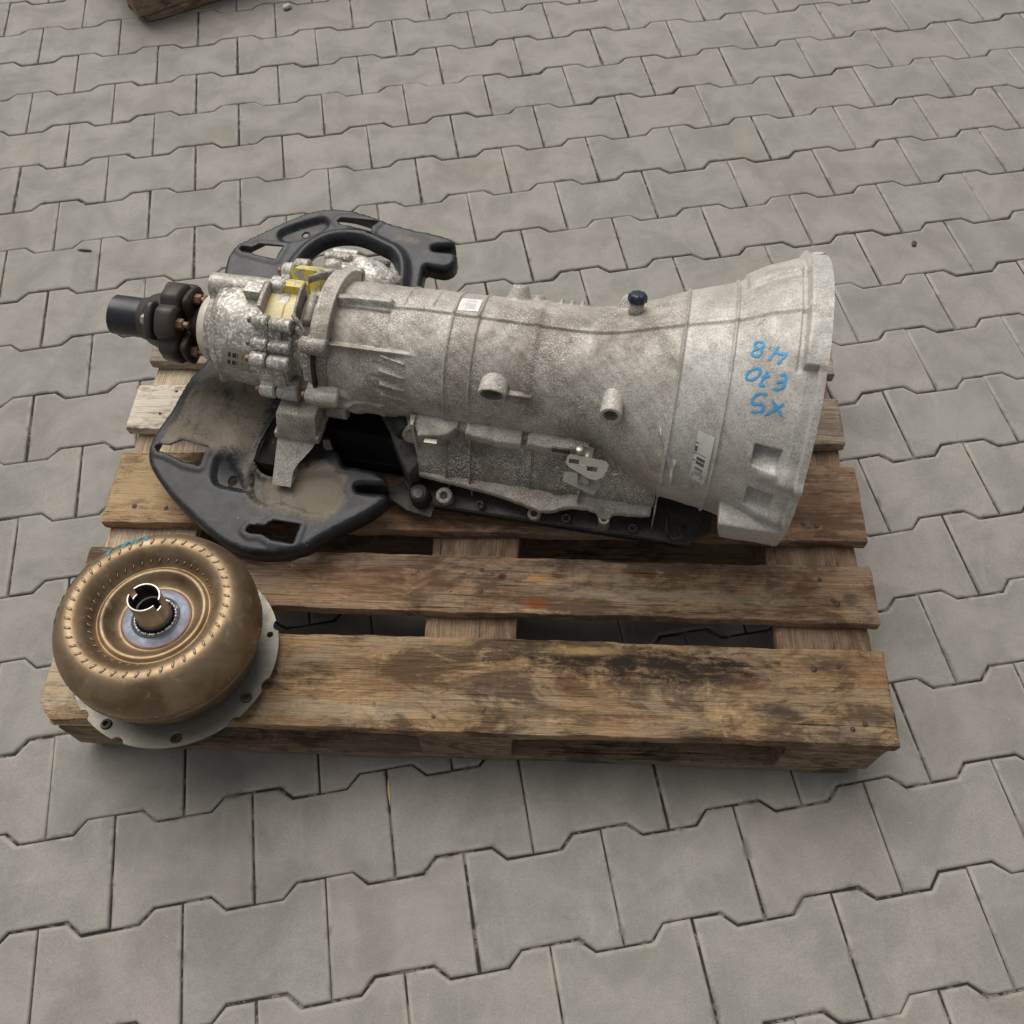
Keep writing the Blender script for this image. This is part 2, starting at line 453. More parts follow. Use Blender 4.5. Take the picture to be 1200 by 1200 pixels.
# ------------------------------------------------------------------ mesh helpers
class MB:
    """collects pieces of geometry that become one mesh"""
    def __init__(s): s.v = []; s.f = []; s.n = 0

    def add(s, v, f):
        v = np.asarray(v, float).reshape(-1, 3)
        s.v.append(v)
        n = s.n
        s.f.extend([tuple(int(i) + n for i in q) for q in f])
        s.n += len(v)
        return s

    def arr(s): return np.concatenate(s.v) if s.v else np.zeros((0, 3))

    def xf(s, fn):
        s.v = [fn(s.arr())]
        return s

    def cyl(s, p0, p1, r0, r1=None, seg=24, bev=0.0, cap=True):
        r1 = r0 if r1 is None else r1
        p0, p1 = Vector(p0), Vector(p1)
        d = (p1 - p0)
        Ln = d.length
        d.normalize()
        a = d.orthogonal().normalized()
        b = d.cross(a)
        st = [(0.0, r0), (Ln, r1)]
        if bev: st = [(0.0, r0 - bev), (bev, r0), (Ln - bev, r1), (Ln, r1 - bev)]
        V, F = [], []
        for t, r in st:
            for i in range(seg):
                q = 2 * pi * i / seg
                V.append(p0 + d * t + (a * cos(q) + b * sin(q)) * r)
        for k in range(len(st) - 1):
            for i in range(seg):
                j = (i + 1) % seg
                F.append((k * seg + i, k * seg + j, (k + 1) * seg + j, (k + 1) * seg + i))
        if cap:
            F.append(tuple(range(seg - 1, -1, -1)))
            F.append(tuple(range((len(st) - 1) * seg, len(st) * seg)))
        return s.add([tuple(v) for v in V], F)

    def tube(s, p0, p1, ro, ri, seg=32, depth=None, bev=0.001):
        """open tube, bored from p1 to a depth"""
        p0, p1 = Vector(p0), Vector(p1)
        d = (p1 - p0); Ln = d.length; d.normalize()
        depth = depth or Ln * 0.9
        a = d.orthogonal().normalized(); b = d.cross(a)
        st = [(0, ro), (Ln - bev, ro), (Ln, ro - bev), (Ln, ri + bev), (Ln - bev, ri), (Ln - depth, ri)]
        V, F = [], []
        for t, r in st:
            for i in range(seg):
                q = 2 * pi * i / seg
                V.append(tuple(p0 + d * t + (a * cos(q) + b * sin(q)) * r))
        for k in range(len(st) - 1):
            for i in range(seg):
                j = (i + 1) % seg
                F.append((k * seg + i, k * seg + j, (k + 1) * seg + j, (k + 1) * seg + i))
        F.append(tuple(range(seg - 1, -1, -1)))
        F.append(tuple(range((len(st) - 1) * seg, len(st) * seg)))
        return s.add(V, F)

    def box(s, lo, hi, bev=0.0, seg=1, mat=None):
        bm = bmesh.new()
        bmesh.ops.create_cube(bm, size=1)
        c = [(l + h) / 2 for l, h in zip(lo, hi)]; d = [h - l for l, h in zip(lo, hi)]
        for v in bm.verts: v.co = Vector((c[0] + v.co.x * d[0], c[1] + v.co.y * d[1], c[2] + v.co.z * d[2]))
        if bev: bmesh.ops.bevel(bm, geom=list(bm.edges), offset=bev, segments=seg, profile=0.5, affect='EDGES')
        if mat is not None:
            for v in bm.verts: v.co = mat @ v.co
        bm.verts.index_update()
        s.add([tuple(v.co) for v in bm.verts], [tuple(v.index for v in f.verts) for f in bm.faces])
        bm.free()
        return s

    def prism(s, poly, h0, h1, bev=0.0, put=None):
        """poly: 2D outline, extruded between h0 and h1; put maps (x, y, h) to space"""
        bm = bmesh.new()
        vs = [bm.verts.new((x, y, h0)) for x, y in poly]
        f = bm.faces.new(vs)
        r = bmesh.ops.extrude_face_region(bm, geom=[f])
        for e in r['geom']:
            if isinstance(e, bmesh.types.BMVert): e.co.z = h1
        bmesh.ops.recalc_face_normals(bm, faces=list(bm.faces))
        if bev: bmesh.ops.bevel(bm, geom=list(bm.edges), offset=bev, segments=2, profile=0.5, affect='EDGES')
        bm.verts.index_update()
        V = [tuple(v.co) for v in bm.verts]
        if put: V = [put(*v) for v in V]
        s.add(V, [tuple(v.index for v in f.verts) for f in bm.faces])
        bm.free()
        return s

    def sweep(s, pts, r, seg=8, flat=1.0, up=(0, 0, 1)):
        pts = [Vector(p) for p in pts]
        V, F = [], []
        for i, p in enumerate(pts):
            d = (pts[min(i + 1, len(pts) - 1)] - pts[max(i - 1, 0)]).normalized()
            a = d.cross(Vector(up))
            if a.length < 1e-6: a = d.orthogonal()
            a.normalize(); b = d.cross(a)
            for k in range(seg):
                q = 2 * pi * k / seg
                V.append(tuple(p + a * cos(q) * r + b * sin(q) * r * flat))
        for i in range(len(pts) - 1):
            for k in range(seg):
                j = (k + 1) % seg
                F.append((i * seg + k, i * seg + j, (i + 1) * seg + j, (i + 1) * seg + k))
        F.append(tuple(range(seg - 1, -1, -1)))
        F.append(tuple(range((len(pts) - 1) * seg, len(pts) * seg)))
        return s.add(V, F)

    def grid(s, P, closej=False, flip=False):
        ni, nj = P.shape[:2]
        idx = np.arange(ni * nj).reshape(ni, nj)
        if closej: idx = np.concatenate([idx, idx[:, :1]], 1)
        a, b, c, d = idx[:-1, :-1], idx[:-1, 1:], idx[1:, 1:], idx[1:, :-1]
        q = np.stack([a, b, c, d] if not flip else [a, d, c, b], -1).reshape(-1, 4)
        return s.add(P.reshape(-1, 3), q.tolist())

    def build(s, name, mat, parent=None, smooth=True, angle=None, loc=None):
        me = bpy.data.meshes.new(name)
        me.from_pydata(s.arr().tolist(), [], s.f)
        me.validate()
        if smooth: me.shade_smooth()
        if angle: me.set_sharp_from_angle(angle=radians(angle))
        me.materials.append(MT[mat] if isinstance(mat, str) else mat)
        return link(name, me, parent, loc)


def link(name, me, parent=None, loc=None):
    o = bpy.data.objects.new(name, me)
    COL.objects.link(o)
    if parent is not None: o.parent = parent
    if loc is not None: o.location = loc
    return o


def empty(name, loc, rot=(0, 0, 0)):
    o = bpy.data.objects.new(name, None)
    COL.objects.link(o)
    o.empty_display_size = 0.05
    o.location = loc
    o.rotation_euler = rot
    return o


def tag(o, label=None, cat=None, group=None, kind=None):
    if label: o['label'] = label
    if cat: o['category'] = cat
    if group: o['group'] = group
    if kind: o['kind'] = kind
    return o


def ss(a, b, x):
    t = np.clip((x - a) / (b - a), 0, 1)
    return t * t * (3 - 2 * t)


def plat(x, a, b, e): return ss(a - e, a, x) * (1 - ss(b, b + e, x))


def seg_dist(px, py, poly):
    A = np.asarray(poly, float); B = np.roll(A, -1, 0)
    D = np.full(px.shape, 1e9)
    for (ax, ay), (bx, by) in zip(A, B):
        dx, dy = bx - ax, by - ay
        t = np.clip(((px - ax) * dx + (py - ay) * dy) / (dx * dx + dy * dy + 1e-12), 0, 1)
        D = np.minimum(D, np.hypot(px - ax - t * dx, py - ay - t * dy))
    return D


def inside(px, py, poly):
    A = np.asarray(poly, float); B = np.roll(A, -1, 0)
    r = np.zeros(px.shape, bool)
    for (ax, ay), (bx, by) in zip(A, B):
        c = ((ay > py) != (by > py)) & (px < (bx - ax) * (py - ay) / (by - ay + 1e-15) + ax)
        r ^= c
    return r


def resample(poly, step, smooth=0):
    P = [Vector((x, y, 0)) for x, y in poly]
    for _ in range(smooth):
        Q = []
        for i in range(len(P)):
            a, b = P[i], P[(i + 1) % len(P)]
            Q += [a.lerp(b, 0.25), a.lerp(b, 0.75)]
        P = Q
    out = []
    for i in range(len(P)):
        a, b = P[i], P[(i + 1) % len(P)]
        n = max(1, int(round((b - a).length / step)))
        out += [tuple(a.lerp(b, k / n))[:2] for k in range(n)]
    return out


def cdt_sheet(outer, holes, step, jit=0.15):
    loops = [outer] + list(holes)
    V, E = [], []
    for lp in loops:
        b = len(V)
        V += [Vector(p) for p in lp]
        E += [(b + i, b + (i + 1) % len(lp)) for i in range(len(lp))]
    xs = [p[0] for p in outer]; ys = [p[1] for p in outer]
    gx, gy = np.meshgrid(np.arange(min(xs), max(xs), step), np.arange(min(ys), max(ys), step))
    gx = (gx + (np.arange(gx.shape[0]) % 2)[:, None] * step * 0.5).ravel(); gy = gy.ravel()
    ok = inside(gx, gy, outer)
    for h in holes: ok &= ~inside(gx, gy, h)
    d = seg_dist(gx, gy, outer)
    for h in holes: d = np.minimum(d, seg_dist(gx, gy, h))
    ok &= d > step * 0.45
    V += [Vector((float(x), float(y))) for x, y in zip(gx[ok], gy[ok])]
    vo, eo, fo, *_ = delaunay_2d_cdt(V, E, [], 0, 1e-7)
    A = np.array([(v.x, v.y) for v in vo]); Fa = np.array([list(f) for f in fo])
    c = A[Fa].mean(1)
    ok = inside(c[:, 0], c[:, 1], outer)
    for h in holes: ok &= ~inside(c[:, 0], c[:, 1], h)
    return A, Fa[ok]


# ------------------------------------------------------------------ pavement
LB, AP, HB = 0.2004, 0.6938, 0.57
PB = LB * AP
BO, BA = Vector((-0.5018, -0.1756, 0)), 0.2051
half = [(-.5, HB), (-.3, HB), (-.2, 1 - HB), (.2, 1 - HB), (.3, HB), (.5, HB)]
b_out = [(x * LB, y * PB) for x, y in half] + [(-x * LB, -y * PB) for x, y in half]


def inset(poly, d):
    n = len(poly); out = []
    ar = sum(poly[i][0] * poly[(i + 1) % n][1] - poly[(i + 1) % n][0] * poly[i][1] for i in range(n))
    sg = 1 if ar > 0 else -1
    for i in range(n):
        p, q, r = Vector(poly[i - 1]), Vector(poly[i]), Vector(poly[(i + 1) % n])
        a = (q - p).normalized(); b = (r - q).normalized()
        na = Vector((-a.y, a.x)) * sg; nb = Vector((-b.y, b.x)) * sg
        m = (na + nb).normalized()
        k = d / max(0.35, m.dot(na))
        out.append((q.x + m.x * k, q.y + m.y * k))
    return out


def brick_geo(seed):
    r = random.Random(seed)
    base = [(x + r.uniform(-.0007, .0007), y + r.uniform(-.0007, .0007)) for x, y in inset(b_out, 0.0012)]
    rings = [(0, -0.06), (0.0, -0.0038), (0.0012, -0.0014), (0.0034, -0.0003), (0.0048, 0.0), (0.0075, 0.0)]
    V, F = [], []
    n = len(base)
    for off, z in rings:
        V += [(x, y, z) for x, y in inset(base, off)]
    for k in range(len(rings) - 1):
        for i in range(n):
            j = (i + 1) % n
            F.append((k * n + i, (k + 1) * n + i, (k + 1) * n + j, k * n + j))
    F.append(tuple(range((len(rings) - 1) * n + n - 1, (len(rings) - 1) * n - 1, -1)))
    return V, F


pm = MB().add([(-9, -9, -0.0046), (9, -9, -0.0046), (9, 9, -0.0046), (-9, 9, -0.0046)], [(0, 1, 2, 3)])
pavement = tag(pm.build('pavement', 'sand', smooth=False), 'grey concrete paving of interlocking bone-shaped bricks', None, None, 'structure')
bmesh_list = []
for k in range(6):
    me = bpy.data.meshes.new('paving_brick')
    V, F = brick_geo(k)
    me.from_pydata(V, [], F)
    me.shade_smooth()
    me.set_sharp_from_angle(angle=radians(50))
    me.materials.append(MT['brick'])
    ea = me.attributes.new('edge', 'FLOAT', 'POINT')
    ea.data.foreach_set('value', [0.0] * 12 + [1.0] * 36 + [0.55] * 12 + [0.0] * 12)
    bmesh_list.append((me, V, F))
view = [(-1.62, 2.22), (1.55, 2.25), (0.92, -0.52), (-0.80, -0.56)]
rest = MB()
cand = []
for r in range(-16, 24):
    for k in range(-16, 22):
        lx = (k + .5 + .5 * (r % 2)) * LB; ly = r * PB
        p = BO + Vector((lx * cos(BA) - ly * sin(BA), lx * sin(BA) + ly * cos(BA), 0))
        if not (-2.9 < p.x < 2.9 and -1.8 < p.y < 3.4): continue
        cand.append((bool(inside(np.array([p.x]), np.array([p.y]), view)[0]), p, r, k))
nb = 0
for vis, p, r, k in cand:
    me, V, F = bmesh_list[rng.randrange(6)]
    rot = Euler((rng.gauss(0, .0022), rng.gauss(0, .0022), BA + rng.gauss(0, .004) + (pi if rng.random() < .5 else 0)))
    loc = p + Vector((rng.gauss(0, .0005), rng.gauss(0, .0005), rng.uniform(-.0012, .0008)))
    if vis and nb < 300:
        o = link('paving_brick', me, pavement)
        o.location = loc; o.rotation_euler = rot
        nb += 1
    else:
        mtx = Matrix.Translation(loc) @ rot.to_matrix().to_4x4()
        rest.add([tuple(mtx @ Vector(v)) for v in V], F)
print('bricks', nb, len(cand))
ro = rest.build('paving_bricks_beyond', 'brick', pavement, angle=50)
ro['kind'] = 'stuff'


# ------------------------------------------------------------------ pallets
def wob(x, y, z, s):
    return (np.sin(x * 37 + s) * np.sin(y * 61 + s * 1.7) + np.sin(x * 91 + z * 70 + s * 2.3) * 0.6 + np.sin(x * 230 + y * 140 + s * 3.1) * 0.35)


def plank(L, W, T, seed, edge=0.003, chip=0.0, nx=110, chamfer=None):
    """board along X, centred, top at z=0"""
    b = edge
    cs = []
    for i in range(9): cs.append((-W / 2 + b + (W - 2 * b) * i / 8, 0.0))
    cs += [(W / 2 - b * .3, -b * .3), (W / 2, -b), (W / 2, -T + b), (W / 2 - b, -T)]
    cs += [(-W / 2 + b, -T), (-W / 2, -T + b), (-W / 2, -b), (-W / 2 + b * .3, -b * .3)]
    cs = np.array(cs)
    r = np.random.default_rng(seed)
    e = 0.004
    xs = np.concatenate([[-L / 2, -L / 2 + 0.0012], np.linspace(-L / 2 + e, L / 2 - e, nx), [L / 2 - 0.0012, L / 2]])
    sc = np.concatenate([[0.975, 0.992], np.ones(nx), [0.992, 0.975]])
    X = np.repeat(xs[:, None], len(cs), 1)
    Y = cs[None, :, 0] * sc[:, None]
    Z = np.where(cs[None, :, 1] > -T / 2, cs[None, :, 1] - (1 - sc[:, None]) * 0.1, cs[None, :, 1] + (1 - sc[:, None]) * 0.1)
    Z = np.repeat(Z, 1, 0) + 0 * X
    wv = wob(X, Y, Z, seed)
    on_edge = (np.abs(cs[None, :, 0]) > W / 2 - b * 1.5)
    Y = Y + np.where(on_edge, wv * 0.0009 + 0.0012 * np.sin(X * 9 + seed), 0) * np.sign(cs[None, :, 0])
    Z = Z + 0.0005 * np.sin(X * 6 + seed) + np.where(cs[None, :, 1] > -T / 2, wv * 0.0003, 0)
    if chip:
        m = np.clip(r.random(len(xs)) - 0.72, 0, 1) * chip
        m = np.convolve(m, [.25, .5, .25], 'same')
        fe = (cs[:, 0] < -W / 2 + b * 1.5)[None, :] & (cs[:, 1] > -T * .6)[None, :]
        Y = Y + np.where(fe, m[:, None], 0); Z = Z - np.where(fe, m[:, None] * 0.6, 0)
    ex = (r.random(len(cs)) - 0.5) * 0.003
    X = X + np.where(np.abs(X) > L / 2 - 0.0005, ex[None, :], 0)
    P = np.stack([X, Y, Z + 0 * X], -1)
    if chamfer:
        for sx, sy, c in chamfer:        # cut off a corner in plan
            yy = P[..., 1] * sy; xx = P[..., 0] * sx
            lim = L / 2 - np.clip(yy - (W / 2 - c), 0, None)
            P[..., 0] = np.where(xx > lim, lim * sx, P[..., 0])
    mb = MB().grid(P, closej=True)
    n = len(cs); tot = len(xs) * n
    mb.f.append(tuple(range(n))); mb.f.append(tuple(range(tot - 1, tot - n - 1, -1)))
    return mb


brownA, brownB, brownC = (0.36, 0.26, 0.155), (0.24, 0.16, 0.092), (0.105, 0.066, 0.038)
DK = (0.022, 0.017, 0.013)
wood_mats = [
    mat_wood('wood_front_board', (0.37, 0.245, 0.13), (0.235, 0.145, 0.073), (0.085, 0.05, 0.027), 1, 0.45,
             [(0.24, 0.040, 0.30, 0.040, DK, 0.97), (0.33, 0.025, 0.20, 0.040, (0.03, 0.022, 0.016), 0.85), (0.15, 0.06, 0.20, 0.018, (0.04, 0.03, 0.02), 0.7), (0.17, 0.055, 0.10, 0.012, (0.46, 0.31, 0.13), 0.7),
              (0.44, -0.03, 0.06, 0.03, (0.05, 0.042, 0.035), 0.6), (-0.12, 0.01, 0.16, 0.05, (0.11, 0.058, 0.03), 0.45), (-0.2, -0.045, 0.25, 0.025, (0.40, 0.33, 0.225), 0.6),
              (0.1, -0.04, 0.25, 0.014, (0.075, 0.05, 0.03), 0.55), (0.55, -0.05, 0.05, 0.02, (0.36, 0.28, 0.18), 0.5), (0.52, 0.045, 0.1, 0.03, (0.08, 0.055, 0.04), 0.6),
              (-0.58, 0.0, 0.16, 0.1, (0.55, 0.46, 0.33), 0.7), (0.42, 0.01, 0.05, 0.02, (0.17, 0.075, 0.045), 0.5)], 0.55),
    mat_wood('wood_second_board', (0.35, 0.23, 0.135), (0.225, 0.138, 0.075), (0.08, 0.046, 0.027), 2, 0.45,
             [(0.10, -0.03, 0.045, 0.016, (0.25, 0.07, 0.02), 0.85), (0.105, 0.012, 0.05, 0.004, (0.55, 0.31, 0.06), 0.95), (0.045, 0.012, 0.014, 0.014, DK, 0.85),
              (0.12, 0.036, 0.08, 0.014, (0.05, 0.036, 0.025), 0.65), (0.56, -0.005, 0.02, 0.022, (0.085, 0.062, 0.045), 0.85), (0.30, -0.012, 0.3, 0.018, (0.38, 0.315, 0.225), 0.55),
              (-0.15, 0.0, 0.25, 0.045, (0.13, 0.065, 0.035), 0.5), (0.45, 0.03, 0.14, 0.02, (0.10, 0.065, 0.045), 0.5)], 0.5),
    mat_wood('wood_middle_board', (0.34, 0.215, 0.125), (0.22, 0.133, 0.075), (0.085, 0.048, 0.028), 3, 0.3,
             [(0.52, 0.0, 0.14, 0.08, (0.155, 0.085, 0.052), 0.6), (-0.55, 0.0, 0.2, 0.13, (0.52, 0.38, 0.215), 0.75), (0.5, 0.05, 0.12, 0.02, (0.06, 0.045, 0.035), 0.6),
              (0.0, -0.04, 0.5, 0.03, (0.15, 0.07, 0.035), 0.5)], 0.5),
    mat_wood('wood_fourth_board', (0.36, 0.29, 0.21), (0.26, 0.195, 0.135), (0.13, 0.088, 0.06), 4, 0.6,
             [(-0.56, 0.0, 0.22, 0.13, (0.72, 0.64, 0.53), 0.95), (0.55, 0.0, 0.09, 0.06, (0.15, 0.115, 0.085), 0.6)], 0.3),
    mat_wood('wood_rear_board', (0.42, 0.37, 0.30), (0.34, 0.29, 0.225), (0.18, 0.14, 0.10), 5, 0.6, (), 0.2),
]
wood_str = mat_wood('wood_stringer', (0.31, 0.215, 0.14), (0.235, 0.16, 0.10), (0.12, 0.077, 0.048), 6, 0.35, (), 0.35)
wood_str2 = mat_wood('wood_left_stringer', (0.60, 0.49, 0.36), (0.48, 0.37, 0.26), (0.28, 0.19, 0.12), 16, 0.3, (), 0.1)
wood_blk = mat_wood('wood_block', (0.34, 0.245, 0.16), (0.24, 0.165, 0.105), (0.11, 0.07, 0.045), 7, 0.4)
wood_bot = mat_wood('wood_bottom_board', (0.32, 0.23, 0.15), (0.225, 0.155, 0.098), (0.105, 0.067, 0.043), 8, 0.4)

nail_me = MB().cyl((0, 0, -.002), (0, 0, .0001), .0036, seg=12, bev=.0004).cyl((0, 0, -.002), (0, 0, -.0003), .0044, seg=12, bev=.0003).build('nail', 'nail')
nm = nail_me.data
bpy.data.objects.remove(nail_me)
DECK = [(0.0, 0.140), (0.181, 0.275), (0.318, 0.456), (0.4995, 0.596), (0.646, 0.778)]
STR = [(-0.592, -0.448), (-0.070, 0.068), (0.4500, 0.590)]
ZT = 0.144


def make_pallet(root, detail=True):
    for i, (y0, y1) in enumerate(DECK):
        W = y1 - y0
        mb = plank(1.2, W, 0.022, 20 + i, 0.003, 0.010 if i == 0 else 0.003, chamfer=[(-1, -1, 0.022)] if i == 0 else None)
        o = mb.build('deck_board', wood_mats[i], root, angle=40, loc=(0.004 * (i % 3 - 1), (y0 + y1) / 2, ZT))
        if detail:
            for (x0, x1) in STR:
                for q in range(4 if W > .12 else 3):
                    nx = (x0 + x1) / 2 + rng.uniform(-.04, .04); ny = (-W / 2 + .02 + (W - .04) * ((q % 2) * .8 + .1)) + rng.uniform(-.012, .012)
                    nl = link('nail', nm, o)
                    nl.location = (nx, ny, 0.0004); nl.rotation_euler = (rng.uniform(-.1, .1), rng.uniform(-.1, .1), rng.random() * 6)
                    s = rng.uniform(.8, 1.15); nl.scale = (s, s, 1)
    D1 = DECK[-1][1]
    for i, (x0, x1) in enumerate(STR):
        mb = plank(D1 - .004, x1 - x0, 0.022, 30 + i, 0.0025, 0.004, 80)
        o = mb.build('stringer_board', wood_str2 if i == 0 else wood_str, root, angle=40)
        o.location = ((x0 + x1) / 2, D1 / 2, ZT - 0.0222); o.rotation_euler = (0, 0, pi / 2)
        for j, yc in enumerate((0.052, D1 / 2, D1 - .052)):
            hw = 0.05 if j != 1 else 0.07
            bb = plank((x1 - x0) - .004, hw * 2, 0.0775, 40 + i * 3 + j, 0.003, 0.004, 20)
            bo = bb.build('block', wood_blk, root, angle=40)
            bo.location = ((x0 + x1) / 2, yc, ZT - 0.0444)
    for j, (yc, w) in enumerate(((0.052, .10), (D1 / 2, .14), (D1 - .052, .10))):
        ch = [(1, -1, .03), (-1, -1, .03)] if j == 0 else ([(1, 1, .03), (-1, 1, .03)] if j == 2 else None)
        mb = plank(1.185, w, 0.0215, 60 + j, 0.003, 0.004, 80, chamfer=ch)
        mb.build('bottom_board', wood_bot, root, angle=40, loc=(0, yc, 0.0219))


pal = tag(empty('pallet', (0, 0, 0)), 'weathered brown wooden pallet carrying the gearbox', 'pallet', 'wooden pallets')
make_pallet(pal)
# a second pallet of which only one foot reaches into the picture, top left
pr2 = empty('pallet', (0, 0, 0))
tag(pr2, 'wooden pallet cut off by the upper left picture edge, only one corner showing', 'pallet', 'wooden pallets')
for ch in list(pal.children):
    c = ch.copy(); COL.objects.link(c); c.parent = pr2
ang2 = math.atan2(2.0148 - 1.8989, -0.7957 + 0.9755)
cor = Vector((-0.972, 1.893, 0))
off = Vector((-0.585, 0.0, 0)); off.rotate(Euler((0, 0, ang2)))
pr2.location = cor - off
pr2.rotation_euler = (0, 0, ang2)

# ------------------------------------------------------------------ gearbox frame
GY, GT = radians(-9.2), radians(1.1)
GO = Vector((0.470, 0.4156, 0.350))                   # bell mouth centre
Rg = Euler((0, -GT, GY)).to_matrix()
S0, W0 = 0.50, -0.200                                 # base point of the gearbox, under its middle
gb = tag(empty('gearbox', GO + Rg @ Vector((-S0, 0, W0)), (0, -GT, GY)),
         'grey cast aluminium gearbox with wide bell housing and blue marker writing, lying on the pallet', 'gearbox')


def G(s, v, w): return (-(s - S0), -v, w - W0)        # s towards the tail, v towards the viewer, w up


def Gp(s, th, r, v0=0.0, w0=0.0):
    t = radians(th)
    return G(s, v0 + r * sin(t), w0 + r * cos(t))


def polar(S, TH, R, v0=0.0, w0=0.0):
    t = np.radians(TH)
    return np.stack([-(S - S0), -(v0 + R * np.sin(t)), w0 + R * np.cos(t) - W0], -1)


def th_grid(lo=-75, hi=150, fine=0.7, coarse=3.0):
    a = np.concatenate([np.arange(lo, 92, fine), np.arange(92, hi, fine * .55)])
    b = np.arange(hi, lo + 360, coarse)
    return np.concatenate([a, b])


def thw(TH): return (TH + 180) % 360 - 180


# lower valve-body box as a polar table (theta from the top, towards the viewer)
bt = [(96.6, .100), (97.6, .1175), (102.4, .1205), (103.6, .1085), (112, .113), (118.6, .124), (127.0, .158), (127.8, .1815), (130.6, .185), (131.6, .170), (141.0, .1985)]
th_d = np.linspace(90, 180, 600)
r_d = np.interp(th_d, [b[0] for b in bt], [b[1] for b in bt])
r_d = np.where(th_d > 141, .155 / np.abs(np.cos(np.radians(th_d))), r_d)


def nz(S, TH, a, b, ph):
    return np.sin(S * a + ph) * np.sin(np.radians(TH) * b + ph * 1.7) + 0.5 * np.sin(S * a * 2.3 + np.radians(TH) * b * 1.9 + ph)


def body_r(S, TH):
    T = thw(TH)
    Rt = np.interp(S, [0, .04, .085, .123, .187, .233, .273, .312, .46, .66, .70], [.1955, .1945, .178, .1565, .1365, .119, .1065, .1005, .0980, .0952, .095])
    Rl = np.interp(S, [0, .03, .07, .111, .187, .233, .273, .312, .46, .66, .70], [.1965, .190, .178, .165, .154, .130, .108, .1005, .0980, .0952, .095])
    aT = np.abs(T)
    f = ss(35, 105, aT)
    R = Rt + (Rl - Rt) * f
    # ring ribs
    for s0, h, w, a0, a1 in ((.502, .0034, .0015, -100, 150), (.4655, .0036, .0015, -100, 150), (.187, .0042, .0018, -180, 180), (.125, .0038, .0018, -180, 180),
                             (.534, .0022, .0014, -60, -4), (.575, .002, .0014, -60, -4)):
        R = R + h * np.exp(-((S - s0) / w) ** 2) * plat(T, a0, a1, 2)
    R = R + .0025 * np.exp(-((S - .384) / .006) ** 2) * plat(T, -100, 96, 4)
    # long rib on top
    th1 = 2.0 + 1.5 * np.sin((S - .2) * 14) * ss(.22, .3, S)
    arc = (T - th1) * np.pi / 180 * R
    R = R + (.0034 + .007 * ss(.586, .592, S) * (1 - ss(.70, .71, S))) * plat(arc, -.0075, -.0005, .0014) * plat(S, .046, .70, .004)
    arc = (T - 40.5) * np.pi / 180 * R
    R = R + .0095 * ss(.538, .60, S) * np.exp(-(arc / .0026) ** 2)
    # recessed panel between the two gussets
    R = R - .0045 * plat(S, .592, .668, .003) * plat(T, 5.5, 38.5, 1.5)
    # four little fins
    for k, t0 in enumerate((44.0, 56.0, 67.5, 78.0)):
        u = (S - .558) / .034
        a = (T - (t0 + 5 * (1 - u))) * np.pi / 180 * R
        R = R + .0060 * plat(a, -.0009, .0009, .0010) * plat(S, .560, .592, .003) * (0.35 + .65 * np.clip(u, 0, 1))
        R = R - .0025 * np.exp(-((a + .006) / .004) ** 2) * plat(S, .575, .600, .008)
    # bosses on the far shoulder
    for s0, t0, rad, h in ((.424, -43, .013, .019), (.264, -38, .015, .016), (.655, 92, .014, .006), (.40, -55, .010, .008)):
        d = np.hypot(S - s0, (T - t0) * np.pi / 180 * R)
        R = R + h * (1 - ss(rad * .75, rad * 1.5, d))
    for s0 in (.332, .347, .362):
        R = R + .007 * np.exp(-((S - s0) / .0028) ** 2) * plat(T, -62, -40, 5)
    # sloping lower edge of the round case towards the tail (scalloped rail)
    R = R + .006 * plat(T, 94, 112, 3) * plat(S, .60, .70, .01) * (0.6 + 0.4 * np.sin(S * 120))
    # ---- bell mouth
    rim = plat(S, -.01, .0435, .0012)
    a_rim = 1 - ss(25.0, 26.5, T)
    a_rim = np.where(T < -150, 1 - ss(150, 165, np.abs(T)), a_rim)
    R = R + .0095 * rim * a_rim
    R = R + .0075 * plat(S, -.01, .0265, .0015) * (1 - a_rim)
    R = R + .0075 * plat(S, .044, .113, .002) * plat(T, -80, -24, 3) * 0.9
    R = R - .0035 * plat(S, .0455, .050, .002) * plat(T, -50, 26, 2)
    # fastening pockets with a lump of metal beyond each
    for (s0, s1, t0, t1, dp) in ((.052, .080, 57.5, 65.5, .024), (.048, .076, 78.5, 88.0, .025)):
        k = plat(S, s0, s1, .003) * plat(T, t0, t1, 1.0)
        slope = np.clip((t1 - T) / (t1 - t0), 0, 1)
        R = R - dp * k * (.25 + .75 * slope)
        d = np.hypot(S - (s0 - .012), ((T - (t1 + 1.5)) * np.pi / 180 * R))
        R = R + .009 * np.exp(-(d / .013) ** 2)
        d = np.hypot(S - (s0 + .012), ((T - (t1 + 3.0)) * np.pi / 180 * R))
        R = R + .006 * np.exp(-(d / .012) ** 2)
    R = R + .006 * np.exp(-((T - 70) / 2.5) ** 2) * plat(S, .0, .045, .006)
    # tab along the lower edge
    edge = .107 - .0006 * np.clip(T - 100, 0, 40)
    tb = ss(-.01, 0, S) * (1 - ss(edge - .003, edge, S)) * plat(T, 97, 121, 1.5)
    R = R + tb * np.clip(.199 - R, 0, 1)
    # little web fin on the ring
    a = (T - (62 + (.200 - S) * 900)) * np.pi / 180 * R
    R = R + .010 * np.exp(-(a / .0032) ** 2) * plat(S, .172, .198, .003)
    a = (S - .1745)
    R = R + .008 * np.exp(-(a / .0022) ** 2) * plat(T, 78, 92, 2)
    # casting unevenness
    R = R + .0004 * nz(S, TH, 60, 9, 1.0) + .00025 * nz(S, TH, 170, 23, 2.2)
    return R


